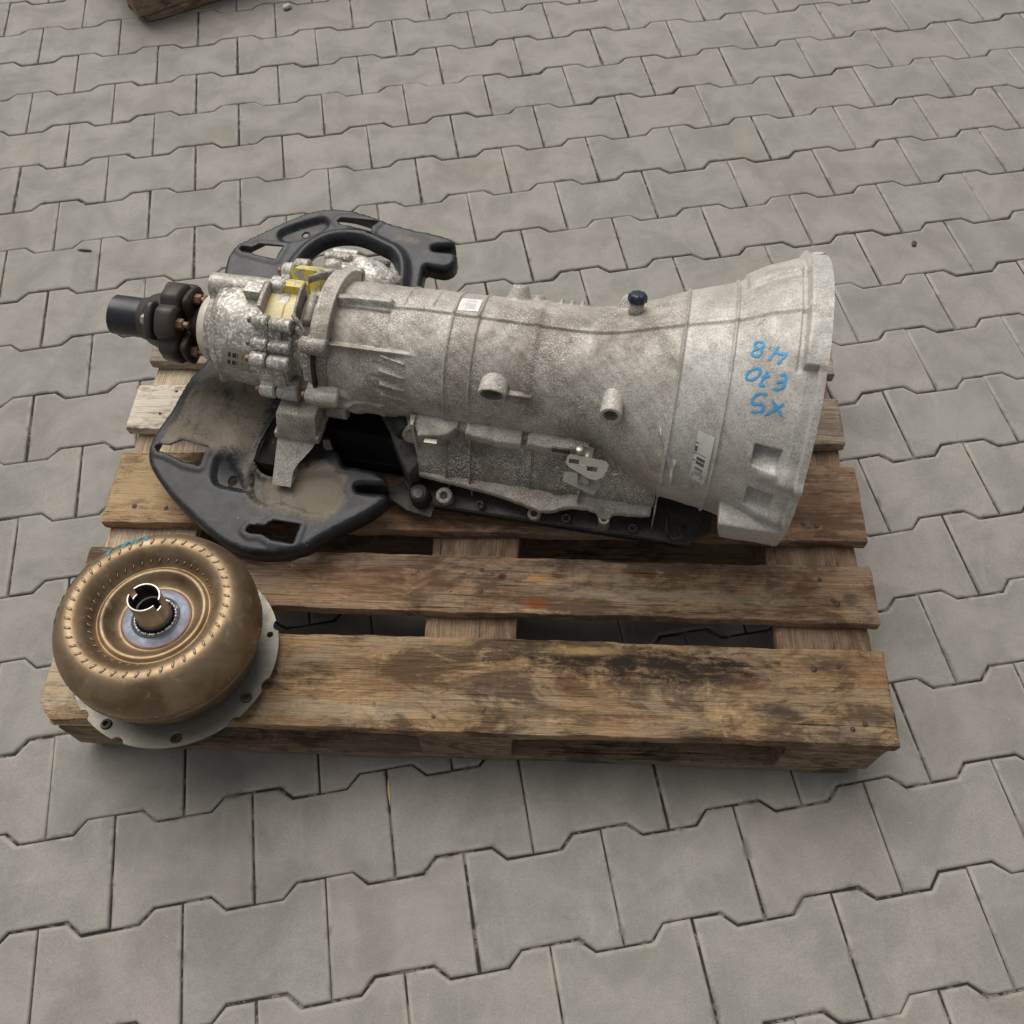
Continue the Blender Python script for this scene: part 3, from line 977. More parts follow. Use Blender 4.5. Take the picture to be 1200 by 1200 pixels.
def body_part(name, s0, s1, mat, caps=(False, False), ds=0.0013):
    ss_ = np.linspace(s0, s1, int((s1 - s0) / ds))
    TH = th_grid()
    Sg, Tg = np.meshgrid(ss_, TH, indexing='ij')
    P = polar(Sg, Tg, body_r(Sg, Tg))
    mb = MB().grid(P, closej=True)
    n = len(TH); tot = len(ss_) * n
    if caps[0]: mb.f.append(tuple(range(n)))
    if caps[1]: mb.f.append(tuple(range(tot - 1, tot - n - 1, -1)))
    return mb


case = body_part('main_case', .1865, .700, 'case', (False, True)).build('main_case', 'case', gb)


# valve-body housing under the round case: its walls, a ledge, upright ribs and the scalloped rail
def low_r(S, TH):
    aT = np.abs(thw(TH))
    R = np.interp(aT, [90, 101, 104, 112, 118.6, 128.5, 131.5], [.085, .088, .1085, .113, .124, .164, .174])
    R = np.where(aT > 131.5, .116 / np.abs(np.cos(np.radians(np.maximum(aT, 100)))), R)
    wall = plat(aT, 106, 126, 2.5)
    R = R + wall * (.0045 * np.sin((S - .2) * 30 + 1.0) * np.sin((aT - 100) * .12) - .006 * plat(S, .385, .455, .012) * plat(aT, 108, 121, 3) - .006 * plat(S, .475, .494, .006) * plat(aT, 110, 124, 3))
    R = R + .010 * np.exp(-((S - .335) / .018) ** 2) * plat(aT, 118, 127, 4)
    return R + .0005 * nz(S, TH, 90, 14, 1.0)


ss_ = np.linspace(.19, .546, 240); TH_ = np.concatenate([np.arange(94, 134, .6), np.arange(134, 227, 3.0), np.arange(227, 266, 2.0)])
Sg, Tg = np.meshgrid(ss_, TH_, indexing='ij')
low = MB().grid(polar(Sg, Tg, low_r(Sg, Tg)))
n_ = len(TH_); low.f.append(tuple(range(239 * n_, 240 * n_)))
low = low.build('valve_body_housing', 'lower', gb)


def strip(pts, vin, w0, w1, tilt=0.0, bev=.0015):
    """horizontal strip of casting: pts = (s, outer v) along its edge"""
    poly = [(a, b) for a, b in pts] + [(pts[-1][0], vin), (pts[0][0], vin)]
    return MB().prism(poly, w0, w1, bev, lambda x, y, h: G(x, y, h - (y - vin) * tilt))


def wavy(pts, n, amp, seed):
    P = np.array(pts); t = np.linspace(0, 1, n); L = np.linspace(0, 1, len(P))
    r = np.random.default_rng(seed)
    return [(float(np.interp(q, L, P[:, 0])), float(np.interp(q, L, P[:, 1]) + r.normal(0, amp))) for q in t]


for sg, (a, b) in (((.470, .388), (.1165, .118)), ((.380, .292), (.118, .110))):
    strip(wavy([(sg[0], a - .003), ((sg[0] + sg[1]) / 2, max(a, b)), (sg[1], b)], 16, .0005, 3), .088, -.0275, -.0125, .30, .0018).build('ledge', 'case', low, angle=40)
strip(wavy([(.546, .110), (.540, .120), (.515, .1235), (.495, .118), (.482, .104)], 14, .0004, 5), .088, -.0275, -.0135, .30, .0018).build('ledge', 'case', low, angle=40)
for s0, w1, vb in ((.502, -.150, .1355), (.4655, -.158, .1385), (.375, -.112, .1335), (.300, -.112, .132)):
    lowp = [(.092, -.022), (.108, -.030), (.1165, -.060), (vb, -.108), (vb - .006, w1), (.11, w1)] if s0 != .300 else [(.12, -.085), (.1405, -.095), (.1455, -.112), (.12, -.112)]
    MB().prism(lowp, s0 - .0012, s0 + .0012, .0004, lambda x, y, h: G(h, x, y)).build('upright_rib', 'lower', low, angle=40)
rail = [(.546, .134), (.52, .137), (.47, .141), (.42, .147), (.372, .158), (.352, .163), (.335, .160), (.315, .150), (.285, .1465), (.272, .150), (.264, .160), (.252, .160), (.246, .149), (.22, .146), (.192, .142)]
strip(wavy(rail, 60, .0004, 8), .10, -.1205, -.1105, .12, .0018).build('pan_rail', 'case', low, angle=40)
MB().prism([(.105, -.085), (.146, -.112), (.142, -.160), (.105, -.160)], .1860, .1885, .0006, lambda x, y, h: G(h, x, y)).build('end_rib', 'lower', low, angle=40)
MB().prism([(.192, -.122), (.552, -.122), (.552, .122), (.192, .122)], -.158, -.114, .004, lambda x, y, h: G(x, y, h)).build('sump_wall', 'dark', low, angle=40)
bmx = body_part('bell_housing', .0175, .1865, 'bell')
# mouth ring and hollow inside of the bell
TH = np.arange(0, 360, 3.0)
for ra, rb, sa, sb in ((None, .176, .0175, .0175), (.176, .165, .0175, .05), (.165, .12, .05, .15), (.12, .04, .15, .17)):
    Ra = body_r(np.full_like(TH, .0175), TH) if ra is None else np.full_like(TH, ra)
    P = np.stack([polar(np.full_like(TH, sa), TH, Ra), polar(np.full_like(TH, sb), TH, np.full_like(TH, rb))])
    bmx.grid(P, closej=True, flip=True)
bell = bmx.build('bell_housing', 'bell', gb)


def patch(name, S, T, mat, parent, lift=.0006, ni=14, nj=14, rfun=body_r):
    """label lying on the case; S, T give its four corners (s, theta): u runs 0-1, v runs 2-3"""
    (a, b, c, d) = [np.array(x) for x in zip(S, T)]
    U, V = np.meshgrid(np.linspace(0, 1, ni), np.linspace(0, 1, nj), indexing='ij')
    q = (a * ((1 - U) * (1 - V))[..., None] + b * (U * (1 - V))[..., None] + c * (U * V)[..., None] + d * ((1 - U) * V)[..., None])
    R = rfun(q[..., 0], q[..., 1]) + lift
    mb = MB().grid(polar(q[..., 0], q[..., 1], R), flip=False)
    o = mb.build(name, mat, parent)
    uv = o.data.uv_layers.new(name='UVMap')
    uvs = np.stack([U, V], -1).reshape(-1, 2)
    for l in o.data.loops: uv.data[l.index].uv = uvs[l.vertex_index]
    return o


patch('barcode_label', (.152, .1305, .131, .1525), (57.2, 59, 87, 84), 'barcode', bell, .0014)
patch('white_label', (.499, .4695, .4695, .499), (-22, -22, -5, -5), 'sticker', case, .0012)

# hand-written marker strokes, as they stand upside down on the bell
STROKES = {
    '4.8': [[(.0965, 14.62), (.1008, 14.65), (.1027, 15.94), (.1001, 17.55), (.0954, 18.05), (.0919, 17.22), (.0912, 15.76), (.0935, 14.93), (.0965, 14.62)],
            [(.0978, 17.98), (.102, 18.25), (.104, 19.52), (.1025, 20.86), (.0988, 21.46), (.0944, 20.99), (.0925, 19.39), (.0944, 18.07)],
            [(.0850, 17.7), (.084, 18.06)], [(.0748, 17.24), (.0786, 19.7), (.084, 23.19)], [(.0786, 19.7), (.0725, 20.53), (.0648, 20.48)],
            [(.0645, 20.14), (.0688, 22.52), (.0738, 24.41)]],
    'E70': [[(.0961, 26.3), (.1017, 26.85), (.1059, 28.49), (.1065, 30.47), (.1031, 31.47), (.0975, 31.01), (.0929, 29.56), (.0908, 27.66), (.0927, 26.46), (.0961, 26.3)],
            [(.0832, 27.41), (.0869, 30.15), (.0897, 33.39)], [(.0889, 29.84), (.0795, 29.32)], [(.0898, 33.22), (.0835, 33.22)],
            [(.0691, 28.75), (.0616, 28.27), (.0617, 30.18), (.063, 33.38), (.0684, 34.19), (.0748, 34.08)], [(.0716, 31.72), (.0633, 30.85)]],
    'X5': [[(.0793, 36.67), (.0859, 36.27), (.0919, 36.99), (.0957, 39.19), (.0958, 40.9), (.0895, 40.75), (.0823, 40.4), (.0812, 41.65), (.0818, 43.17), (.0889, 43.74), (.0946, 44.2)],
           [(.0725, 38.5), (.0669, 40.8), (.0588, 43.73)], [(.059, 39.19), (.0666, 41.27), (.078, 44.61)]]}


def strokes(name, lines, mat, parent, width, rfun, pfun, lift=.0007):
    mb = MB()
    for ln in lines:
        P = np.array(ln, float)
        sc = np.array([1.0, pi / 180 * .18])
        Q = P * sc
        L = np.concatenate([[0], np.cumsum(np.hypot(*np.diff(Q, axis=0).T))])
        n = max(4, int(L[-1] / .0012))
        t = np.linspace(0, L[-1], n)
        C = np.stack([np.interp(t, L, Q[:, 0]), np.interp(t, L, Q[:, 1])], -1)
        if n > 6:
            k = np.array([.25, .5, .25]); C2 = C.copy()
            for _ in range(3):
                C2[1:-1] = C2[:-2] * .25 + C2[1:-1] * .5 + C2[2:] * .25
            C = C2
        d = np.gradient(C, axis=0); d /= np.linalg.norm(d, axis=1)[:, None] + 1e-9
        nn = np.stack([-d[:, 1], d[:, 0]], -1)
        wv = width / 2 * (1 + .25 * np.sin(t * 700 + L[-1] * 999)) * np.where((np.arange(n) == 0) | (np.arange(n) == n - 1), .6, 1)
        A = C + nn * wv[:, None]; B = C - nn * wv[:, None]
        rows = []
        for q in (A, (A + C) / 2, C, (B + C) / 2, B):
            s_, t_ = q[:, 0], q[:, 1] / sc[1]
            rows.append(pfun(s_, t_, rfun(s_, t_) + lift))
        mb.grid(np.stack(rows, 1))
    return mb.build(name, mat, parent)


for k, v in STROKES.items():
    o = strokes('marker_lettering', v, 'blue', bell, .0030, body_r, polar, .0009)
    o['label'] = 'blue hand-written marker text "%s" standing upside down' % k

# ------------------------------------------------------------------ ports, cap and bracket on the case
def radial_port(name, s, th_axis, r0, r1, v0w0, ro, ri, mat='case', sx=1.0):
    """tube boss standing out of the case along a direction th_axis, passing through (v0, w0)"""
    t = radians(th_axis)
    mb = MB().tube((0, 0, r0), (0, 0, r1), ro, ri, 28, depth=min(.03, r1 - r0))
    A = mb.arr()
    v = v0w0[0] + A[:, 2] * sin(t) + A[:, 1] * cos(t)
    w = v0w0[1] + A[:, 2] * cos(t) - A[:, 1] * sin(t)
    mb.v = [np.stack([-(s + A[:, 0] * sx - S0), -v, w - W0], -1)]
    return mb.build(name, mat, case, angle=40)


p1 = radial_port('selector_port', .4295, 86, .060, .1020, (0, .052), .0128, .0100, 'case', 1.55)
p2 = radial_port('cooler_port', .266, 84, .06, .1150, (0, .0545), .0150, .0095, 'case')
mb = MB()
mb.box((-.03, -.0, -.0016), (.03, .010, .0016), .0008)
A = mb.arr(); mb.v = [np.stack([-(.395 + A[:, 0] * .6 - S0), -(.082 + A[:, 1]), (.052 + A[:, 2] - A[:, 1] * .0) - W0], -1)]
mb.build('port_web', 'case', case)
for pp, (s_, v_, w_, r_, e_) in ((p1, (.4295, .1010, .0557, .0096, 1.55)), (p2, (.266, .112, .0635, .0098, 1.0))):
    mb = MB().cyl((0, 0, -.004), (0, 0, -.001), r_, seg=24)
    A = mb.arr(); mb.v = [np.stack([-(s_ + A[:, 0] * e_ - S0), -(v_ + A[:, 2] * 1.0 - .018), w_ + A[:, 1] - W0], -1)]
    mb.build('bore', 'hubdark', case)

# blue-black breather cap with a scalloped edge
mb = MB()
prof = [(0, .0125), (.004, .0125), (.0085, .0120), (.0105, .0105), (.0115, .008), (.0112, .0)]
rows = []
for z, r in prof:
    q = np.linspace(0, 2 * pi, 48, endpoint=False)
    rr = r * (1 + .07 * np.cos(q * 8))
    rows.append(np.stack([rr * np.cos(q), rr * np.sin(q), np.full_like(q, z)], -1))
mb.grid(np.stack(rows), closej=True)
t = radians(-20)
A = mb.arr(); c0 = (.2555, .128 * sin(t), .128 * cos(t))
mb.v = [np.stack([-(c0[0] + A[:, 0] - S0), -(c0[1] + A[:, 1] * cos(t) + A[:, 2] * sin(t)), c0[2] - A[:, 1] * sin(t) + A[:, 2] * cos(t) - W0], -1)]
cap = mb.build('breather_cap', 'cap', case)
MB().cyl(Gp(.2555, -20, .100), Gp(.2555, -20, .130), .011, .010, 24).build('cap_neck', 'case', case)

# cable bracket: bent sheet metal with two slots
def sheet(outer, holes, put, thick, step=.004):
    A, Fa = cdt_sheet(resample(outer, step), [resample(h, step) for h in holes], step)
    mb = MB()
    n = len(A)
    top = [put(x, y, 0.0) for x, y in A]; bot = [put(x, y, -thick) for x, y in A]
    mb.add(top + bot, [tuple(f) for f in Fa] + [tuple(reversed([i + n for i in f])) for f in Fa])
    ed = {}
    for f in Fa:
        for i in range(3):
            e = (f[i], f[(i + 1) % 3]); ed[e] = 1
    for (a, b) in list(ed):
        if (b, a) not in ed: mb.f.append((int(b), int(a), int(a) + n, int(b) + n))
    return mb


def put_br(x, y, h):            # x along s, y down the sheet, h outwards; sheet leans back
    return G(x, .139 + y * .83 + h * .55, .004 - y * .55 + h * .83)


def rect(x0, x1, y0, y1): return [(x0, y0), (x1, y0), (x1, y1), (x0, y1)]


br = sheet([(.3175, .004), (.3135, 0), (.264, .003), (.2595, .008), (.2655, .026), (.2745, .031), (.284, .030), (.3135, .018), (.3185, .013)],
           [rect(.3005, .3145, .0065, .0125), rect(.2745, .2885, .013, .0195)], put_br, .002)
brk = br.build('cable_bracket', 'zinc', gb, angle=30)
MB().box(G(.285, .150, -.050), G(.300, .118, -.004), .001).build('bracket_arm', 'zinc', brk)
mb = MB().prism([(.322, .0), (.273, .0), (.268, .012), (.276, .028), (.322, .014)], 0, .002, 0, lambda x, y, h: G(x, .137 + y * .83, -.046 - y * .55 + h))
mb.build('bracket_foot', 'zinc', brk, angle=30)
MB().cyl(G(.302, .134, -.006), G(.302, .134, .012), .0055, seg=14, bev=.001).build('bracket_pin', 'zinc', brk)
MB().sweep([G(.3125, .136, .000), G(.3130, .136, .020)], .0018).build('bracket_pin', 'zinc', brk)
MB().sweep([G(.262, .152, -.004), G(.257, .150, -.018), G(.250, .148, -.018), G(.236, .140, -.018)], .0011).build('wire_clip', 'zinc', brk)
MB().box(G(.342, .1295, -.012), G(.316, .126, -.002), .0005).build('retainer_strip', 'dark', brk)

# ------------------------------------------------------------------ oil pan and its bolts
zp = lambda x, y, h: G(x, y, h)
def rrect(s0, s1, v0, v1, c): return [(s0 + c, v0), (s1 - c, v0), (s1, v0 + c), (s1, v1 - c), (s1 - c, v1), (s0 + c, v1), (s0, v1 - c), (s0, v0 + c)]
pan = MB().prism(rrect(.110, .565, -.150, .150, .03), -.1915, -.160, .006, zp).build('oil_pan', 'pan', gb, angle=40)
pf = MB().prism(rrect(.100, .575, -.158, .158, .03), -.1655, -.157, .0015, zp).build('pan_flange', 'dark', pan, angle=40)
for s_, v_, rb, hh, mt in ((.503, .147, .0125, .026, 'grimy'), (.447, .150, .0065, .020, 'dark'), (.363, .152, .0100, .022, 'grimy'), (.315, .148, .0075, .016, 'dark'),
                           (.258, .153, .0085, .040, 'zinc'), (.215, .146, .007, .014, 'dark')):
    o = MB().tube(G(s_, v_ - .004, -.160), G(s_, v_ + .006, -.160 + hh), rb, rb * .45, 22, .006, .0012)
    ob = o.build('pan_boss', mt, pan, angle=40)
    MB().cyl(G(s_, v_, -.150), G(s_, v_ + .0045, -.160 + hh - .004), rb * .42, seg=6, bev=.0005).build('bolt', 'dark', pan, angle=30)
MB().sweep([G(.168, .128, -.130), G(.165, .150, -.142), G(.155, .160, -.146), G(.143, .156, -.144), G(.140, .140, -.136)], .0034).build('lifting_eye', 'rustdark', pan)
# tail end of the valve body: flange edge, plug, gusset and foot
mb = MB().prism([(.545, .099), (.5445, .118), (.549, .118), (.553, .099)], -.105, -.012, .0008, zp)
mb.build('end_flange', 'case', case, angle=40)
MB().cyl(G(.573, .090, -.048), G(.560, .112, -.044), .0155, .0150, 28, .0025).build('connector_seal', 'rubber', case, angle=40)
MB().cyl(G(.556, .085, -.05), G(.548, .113, -.046), .019, .018, 28, .002).build('connector_socket', 'grimy', case, angle=40)
MB().prism([(.62, .060), (.556, .075), (.545, .128), (.556, .146), (.578, .118), (.60, .085)], -.125, -.070, .002, lambda x, y, h: G(x, y, h - (y - .06) * .35)).build('end_gusset', 'dark', case, angle=40)
MB().prism([(.612, .145), (.575, .120), (.520, .150), (.520, .178), (.560, .172)], -.168, -.163, .001, zp).build('pan_guard', 'dark', pan, angle=40)
MB().cyl(G(.541, .150, -.165), G(.541, .158, -.128), .0165, .0150, 24, .003).build('drain_plug', 'rubber', pan, angle=40)
MB().cyl(G(.541, .160, -.132), G(.541, .161, -.126), .0085, seg=18, bev=.001).build('plug_head', 'dark', pan, angle=40)
MB().prism([(.538, .098), (.500, .098), (.492, .112), (.505, .122), (.538, .126)], -.028, -.018, .0015, lambda x, y, h: G(x, y, h - (y - .098) * .2)).build('side_lug', 'case', case, angle=40)
MB().prism([(.527, .125), (.508, .125), (.508, .133), (.527, .133)], -.031, -.029, .0004, zp).build('clip', 'zinc', case, angle=40)

# ------------------------------------------------------------------ transfer case
def tc_r(S, TH):
    T = thw(TH)
    R = np.interp(S, [.70, .735, .745, .77, .80, .840, .857, .8625, .8655, .8665, .8775, .8790, .90], [.080, .080, .0815, .0795, .0785, .0765, .0740, .0700, .0640, .0575, .0565, .0530, .0500])
    # small cylinder cast along the far shoulder
    v0, w0, rc = -.030, .0600, .0200
    t = np.radians(T); b = v0 * np.sin(t) + w0 * np.cos(t); D = b * b - (v0 * v0 + w0 * w0 - rc * rc)
    rc2 = np.where(D > 0, b + np.sqrt(np.maximum(D, 0)), 0)
    cap_ = plat(S, .745, .905, .004)
    R = R + .0015 * np.exp(-((S - .852) / .003) ** 2)
    R = np.where(rc2 * cap_ > R, rc2, R)
    R = R + .0055 * plat(S, .744, .786, .003) * (0.6 + .4 * np.cos(np.radians(T) * 11))
    d = np.hypot(S - .862, (T - 118) * pi / 180 * R); R = R + .010 * np.exp(-(d / .010) ** 2)
    R = R + .006 * np.exp(-((T - 4) * pi / 180 * R / .003) ** 2) * plat(S, .785, .86, .006) * 0
    R = R + .0004 * nz(S, TH, 60, 5, .4)
    return R


def polar_body(s0, s1, rf, ds=.0014, th=None, v0=0, w0=0):
    ss_ = np.linspace(s0, s1, max(3, int(abs(s1 - s0) / ds)))
    TH = th_grid() if th is None else th
    Sg, Tg = np.meshgrid(ss_, TH, indexing='ij')
    mb = MB().grid(polar(Sg, Tg, rf(Sg, Tg), v0, w0), closej=True)
    n = len(TH); tot = len(ss_) * n
    mb.f.append(tuple(range(n))); mb.f.append(tuple(range(tot - 1, tot - n - 1, -1)))
    return mb


tc = polar_body(.745, .880, tc_r).build('transfer_case', 'tc', gb, angle=60)
# a seam flap and plain pad on top
def arc_block(s0, s1, t0, t1, r0, r1, n=16, b=.0012, twist=0.0):
    cs = [(s0, r0), (s0, r1 - b), (s0 + b, r1), (s1 - b, r1), (s1, r1 - b), (s1, r0)]
    rows = []
    for k in range(n):
        t = t0 + (t1 - t0) * k / (n - 1)
        rows.append([Gp(c[0] + twist * k / (n - 1), t, c[1]) for c in cs])
    mb = MB().grid(np.array(rows), closej=True, flip=True)
    mb.f.append(tuple(range(len(cs)))); mb.f.append(tuple(range(n * len(cs) - 1, (n - 1) * len(cs) - 1, -1)))
    return mb


arc_block(.786, .812, -10, 2.5, .070, .0955).build('pad', 'tc', tc, angle=40)
# centre housing between transfer case and gearbox
def cen_r(S, TH):
    T = thw(TH)
    R = np.interp(S, [.690, .70, .72, .745, .750], [.0800, .0790, .0775, .0800, .0820])
    R = R + .010 * plat(S, .694, .714, .003) * plat(T, 45, 80, 4)
    R = R - .016 * plat(S, .715, .738, .004) * plat(T, 70, 100, 3)
    R = R + .0008 * nz(S, TH, 100, 14, 2.0)
    return R


cen = polar_body(.680, .7475, cen_r).build('centre_housing', 'tc', gb, angle=60)


def lug(parent, s0, s1, th, rc, r, mat='tc', bolt=True, blen=.008, name='bolt_lug'):
    p0, p1 = Gp(s0, th, rc), Gp(s1, th, rc)
    mb = MB().cyl(p0, p1, r, r * .93, 24, .0022)
    # web that ties the lug to the wall
    mb.cyl(Gp(s0 + .001, th, rc - r * .9), Gp(s1 - .001, th, rc - r * .9), r * 1.25, r * 1.15, 24, .002)
    o = mb.build(name, mat, parent, angle=45)
    if bolt:
        b = MB().cyl(Gp(s1 - .002, th, rc), Gp(s1 + blen, th, rc), r * .42, seg=12, bev=.0008)
        b.cyl(Gp(s1 - .001, th, rc), Gp(s1 + .0025, th, rc), r * .62, seg=6, bev=.0005)
        b.build('bolt', 'bolt', parent, angle=30)
    return o


for th, rc, r in ((28, .0885, .0105), (49, .0865, .0095), (63, .0905, .0125), (103, .089, .0120), (150, .088, .011), (-70, .09, .012)):
    lug(tc, .763, .787, th, rc, r)
    lug(cen, .728, .7615, th + 1.0, rc, r * .93, bolt=False)
lug(tc, .757, .781, -12, .0905, .0095, 'tc')
lug(tc, .757, .774, -35, .0985, .0135, 'tc')
arc_block(.7225, .7560, -17, -7, .070, .0990, 12, .0035).build('painted_boss', 'yellow', cen, angle=50)
arc_block(.7140, .7560, -41, -27, .075, .1085, 14, .0050).build('painted_boss', 'yellow', cen, angle=50)
lug(tc, .742, .765, -47, .106, .012, 'tc')
# pocket with walls, painted yellow
arc_block(.7745, .7815, -9, 17, .070, .1015).build('pocket_wall', 'grimy', tc, angle=40)
arc_block(.7235, .7275, -12, 24, .070, .1045, 24, .0008, -.003).build('pocket_wall', 'grimy', cen, angle=40)
arc_block(.748, .7755, -9, 23, .060, .0855).build('pocket_floor', 'yellow_floor', tc, angle=40)
arc_block(.7275, .7472, -9, 23, .060, .0860).build('pocket_floor', 'yellow_floor', cen, angle=40)
# thin gusset lines running from the pocket to the gearbox flange
mb = MB().sweep([Gp(s, t, r) for s, t, r in ((.7245, 22, .1035), (.715, 27, .1015), (.706, 33, .0985), (.700, 38, .099))], .0028, 8, 2.6)
mb.build('gusset', 'grimy', cen)
mb = MB().sweep([Gp(s, t, r) for s, t, r in ((.7215, -14, .1045), (.708, -22, .1055), (.698, -28, .104), (.688, -38, .106))], .0030, 8, 2.4)
mb.build('gusset', 'grimy', cen)
arc_block(.700, .7215, -10, 24, .06, .0845).build('oil_gallery', 'case', cen, angle=40)
MB().cyl(Gp(.712, -8, .084), Gp(.709, 24, .084), .0095, .0085, 18, .003).build('gallery_tube', 'case', cen, angle=50)

# bolting flange at the tail end of the gearbox
fl = arc_block(.668, .6925, -62, 41, .080, .1105, 40, .0010).build('rear_flange', 'case', gb, angle=40)
for th, rc, r, s0, s1 in ((43, .1045, .0125, .667, .707), (88, .1035, .0125, .655, .705), (-60, .106, .012, .668, .70), (134, .10, .012, .666, .70)):
    lug(fl, s0, s1, th, rc, r, 'case', True, .007)
arc_block(.6720, .6880, 41, 135, .078, .0965, 30).build('flange_band', 'grimy', fl, angle=40)
arc_block(.6885, .6945, 46, 82, .078, .1000, 20).build('flange_lip', 'rustdark', fl, angle=40)

patch('identity_plate', (.836, .794, .801, .843), (58.5, 61, 84, 81.5), 'plate', tc, .0015, rfun=tc_r)

# chain housing of the front output, behind on the far side
def ch_r(S, TH):
    R = np.interp(S, [.630, .636, .655, .680, .725, .738, .745], [.026, .036, .047, .054, .056, .052, .040])
    return R + .004 * np.cos(np.radians(TH) * 7) * plat(S, .715, .738, .004) + .002 * nz(S, TH, 70, 6, .8)


chn = polar_body(.630, .745, ch_r, .002, np.arange(0, 360, 2.5), -.118, -.010).build('chain_housing', 'tc', gb, angle=60)
for q in (20, -15, 55, -50):
    t = radians(q)
    MB().cyl(G(.700, -.118 + .055 * sin(t), -.010 + .055 * cos(t)), G(.742, -.118 + .055 * sin(t), -.010 + .055 * cos(t)), .0085, .008, 18, .002).build('bolt_lug', 'tc', chn, angle=40)
MB().cyl(G(.648, -.128, .012), G(.624, -.130, .012), .010, .008, 18, .002).build('vent_plug', 'grimy', chn, angle=40)
MB().box(G(.74, -.150, .02), G(.66, -.06, -.05), .012, 2).build('chain_cover', 'tc', chn)

# ------------------------------------------------------------------ output seal, joint and shaft stub
MB().cyl(G(.878, 0, 0), G(.8925, 0, 0), .0520, .0505, 56, .002).build('output_seal', 'cream', gb, angle=40)
MB().cyl(G(.888, 0, 0), G(.915, 0, 0), .0440, .0300, 40, .001).build('output_neck', 'rustdark', gb, angle=40)
LOB = [-18, 42, 102, 162, 222, 282]


def lobes(base, amp, angs, wid):
    TH = np.arange(0, 360, 3.0)
    R = np.full(TH.shape, base)
    for a in angs:
        d = np.abs((TH - a + 180) % 360 - 180)
        R = np.maximum(R, base + amp * (1 - ss(wid * .45, wid, d)))
    return TH, R


def lobed(name, s0, s1, base, amp, angs, wid, mat, parent, bev=.003):
    TH, R = lobes(base, amp, angs, wid)
    rows = [polar(np.full_like(TH, s), TH, R - k) for s, k in ((s0, bev * 2), (s0 + bev * .4, bev * .5), (s0 + bev, 0), (s1 - bev, 0), (s1 - bev * .4, bev * .5), (s1, bev * 2))]
    mb = MB().grid(np.stack(rows), closej=True)
    n = len(TH)
    mb.f.append(tuple(range(n))); mb.f.append(tuple(range(6 * n - 1, 5 * n - 1, -1)))
    return mb.build(name, mat, parent, angle=50)


ofl = lobed('output_flange', .909, .920, .030, .029, [LOB[0], LOB[2], LOB[4]], 46, 'rustdark', gb)
MB().cyl(G(.950, 0, 0), G(.988, 0, 0), .0500, .0390, 48, .003).build('shaft_yoke', 'coupling', gb, angle=40)
joint = lobed('flexible_joint', .924, .956, .0515, .0105, LOB, 34, 'coupling', gb, .005)
sfl = lobed('shaft_flange', .959, .972, .036, .024, [LOB[1], LOB[3], LOB[5]], 52, 'coupling', gb)
for k, a in enumerate(LOB):
    if k % 2 == 0:
        o = MB().cyl(Gp(.899, a, .0445), Gp(.910, a, .0445), .0085, seg=6, bev=.001)
        o.cyl(Gp(.893, a, .0445), Gp(.9, a, .0445), .0052, seg=12, bev=.001)
        o.build('joint_nut', 'bolt', ofl, angle=30)
    else:
        o = MB().cyl(Gp(.914, a, .0445), Gp(.927, a, .0445), .0085, seg=6, bev=.001)
        o.cyl(Gp(.906, a, .0445), Gp(.915, a, .0445), .0050, seg=12, bev=.001)
        o.build('joint_nut', 'bolt', joint, angle=30)
        MB().cyl(Gp(.970, a, .0470), Gp(.980, a, .0470), .0080, seg=6, bev=.001).build('joint_bolt', 'zinc', sfl, angle=30)
MB().cyl(G(.960, 0, 0), G(1.002, 0, 0), .0385, .0325, 40, .003).build('shaft_collar', 'coupling', gb, angle=40)
st = MB().tube(G(.990, 0, 0), G(1.052, 0, 0), .0305, .0275, 48, .05)
A = st.arr(); xx = -(A[:, 0]) + S0
A[:, 0] += np.where(xx > 1.045, (A[:, 2] + W0) * .12, 0)
st.v = [A]
st.build('shaft_stub', 'tube', gb, angle=40)

# ------------------------------------------------------------------ crossmember and gearbox mount
OUT = [(0.9383, -0.0059), (0.9532, 0.0159), (0.9612, 0.0525), (0.966, 0.0848), (0.9781, 0.1163), (0.9831, 0.1462), (0.9774, 0.1694), (0.9609, 0.1906), (0.9241, 0.2212), (0.87, 0.2551), (0.8226, 0.2807), (0.7937, 0.2896), (0.76, 0.2935), (0.6995, 0.2805), (0.6576, 0.2406), (0.6132, 0.2068), (0.5902, 0.1819), (0.5853, 0.1697), (0.633, 0.1733), (0.6417, 0.1661), (0.6387, 0.157), (0.5924, 0.1523), (0.5988, 0.1432), (0.6203, 0.1337), (0.6546, 0.1334), (0.6682, 0.1342), (0.6811, 0.1126), (0.688, 0.1078), (0.7049, 0.112), (0.7213, 0.0891), (0.7426, 0.0152), (0.6239, -0.067), (0.6254, -0.1922), (0.6297, -0.2352), (0.6299, -0.2547), (0.6066, -0.2509), (0.5917, -0.2513), (0.5793, -0.2619), (0.5799, -0.285), (0.6196, -0.2812), (0.6275, -0.2891), (0.6229, -0.2952), (0.5853, -0.3023), (0.5964, -0.3117), (0.6331, -0.3194), (0.6624, -0.3208), (0.7204, -0.3313), (0.7712, -0.3468), (0.8108, -0.348), (0.8496, -0.3399), (0.8878, -0.3137), (0.9257, -0.2822), (0.9567, -0.2555), (0.9725, -0.2311), (0.9714, -0.204), (0.9658, -0.1778), (0.9469, -0.0847)]
HARC = [(0.8378, -0.2195), (0.8277, -0.248), (0.8049, -0.2713), (0.7766, -0.2808), (0.7459, -0.2815), (0.7118, -0.2681), (0.6834, -0.2578), (0.6681, -0.2208), (0.6649, -0.1436), (0.7432, -0.132), (0.8271, -0.1627), (0.8445, -0.1953)]
HU = [(0.7932, 0.0669), (0.8005, 0.0941), (0.8064, 0.1253), (0.8055, 0.1505), (0.7943, 0.1635), (0.7735, 0.1674), (0.7492, 0.1649), (0.7688, 0.0815)]
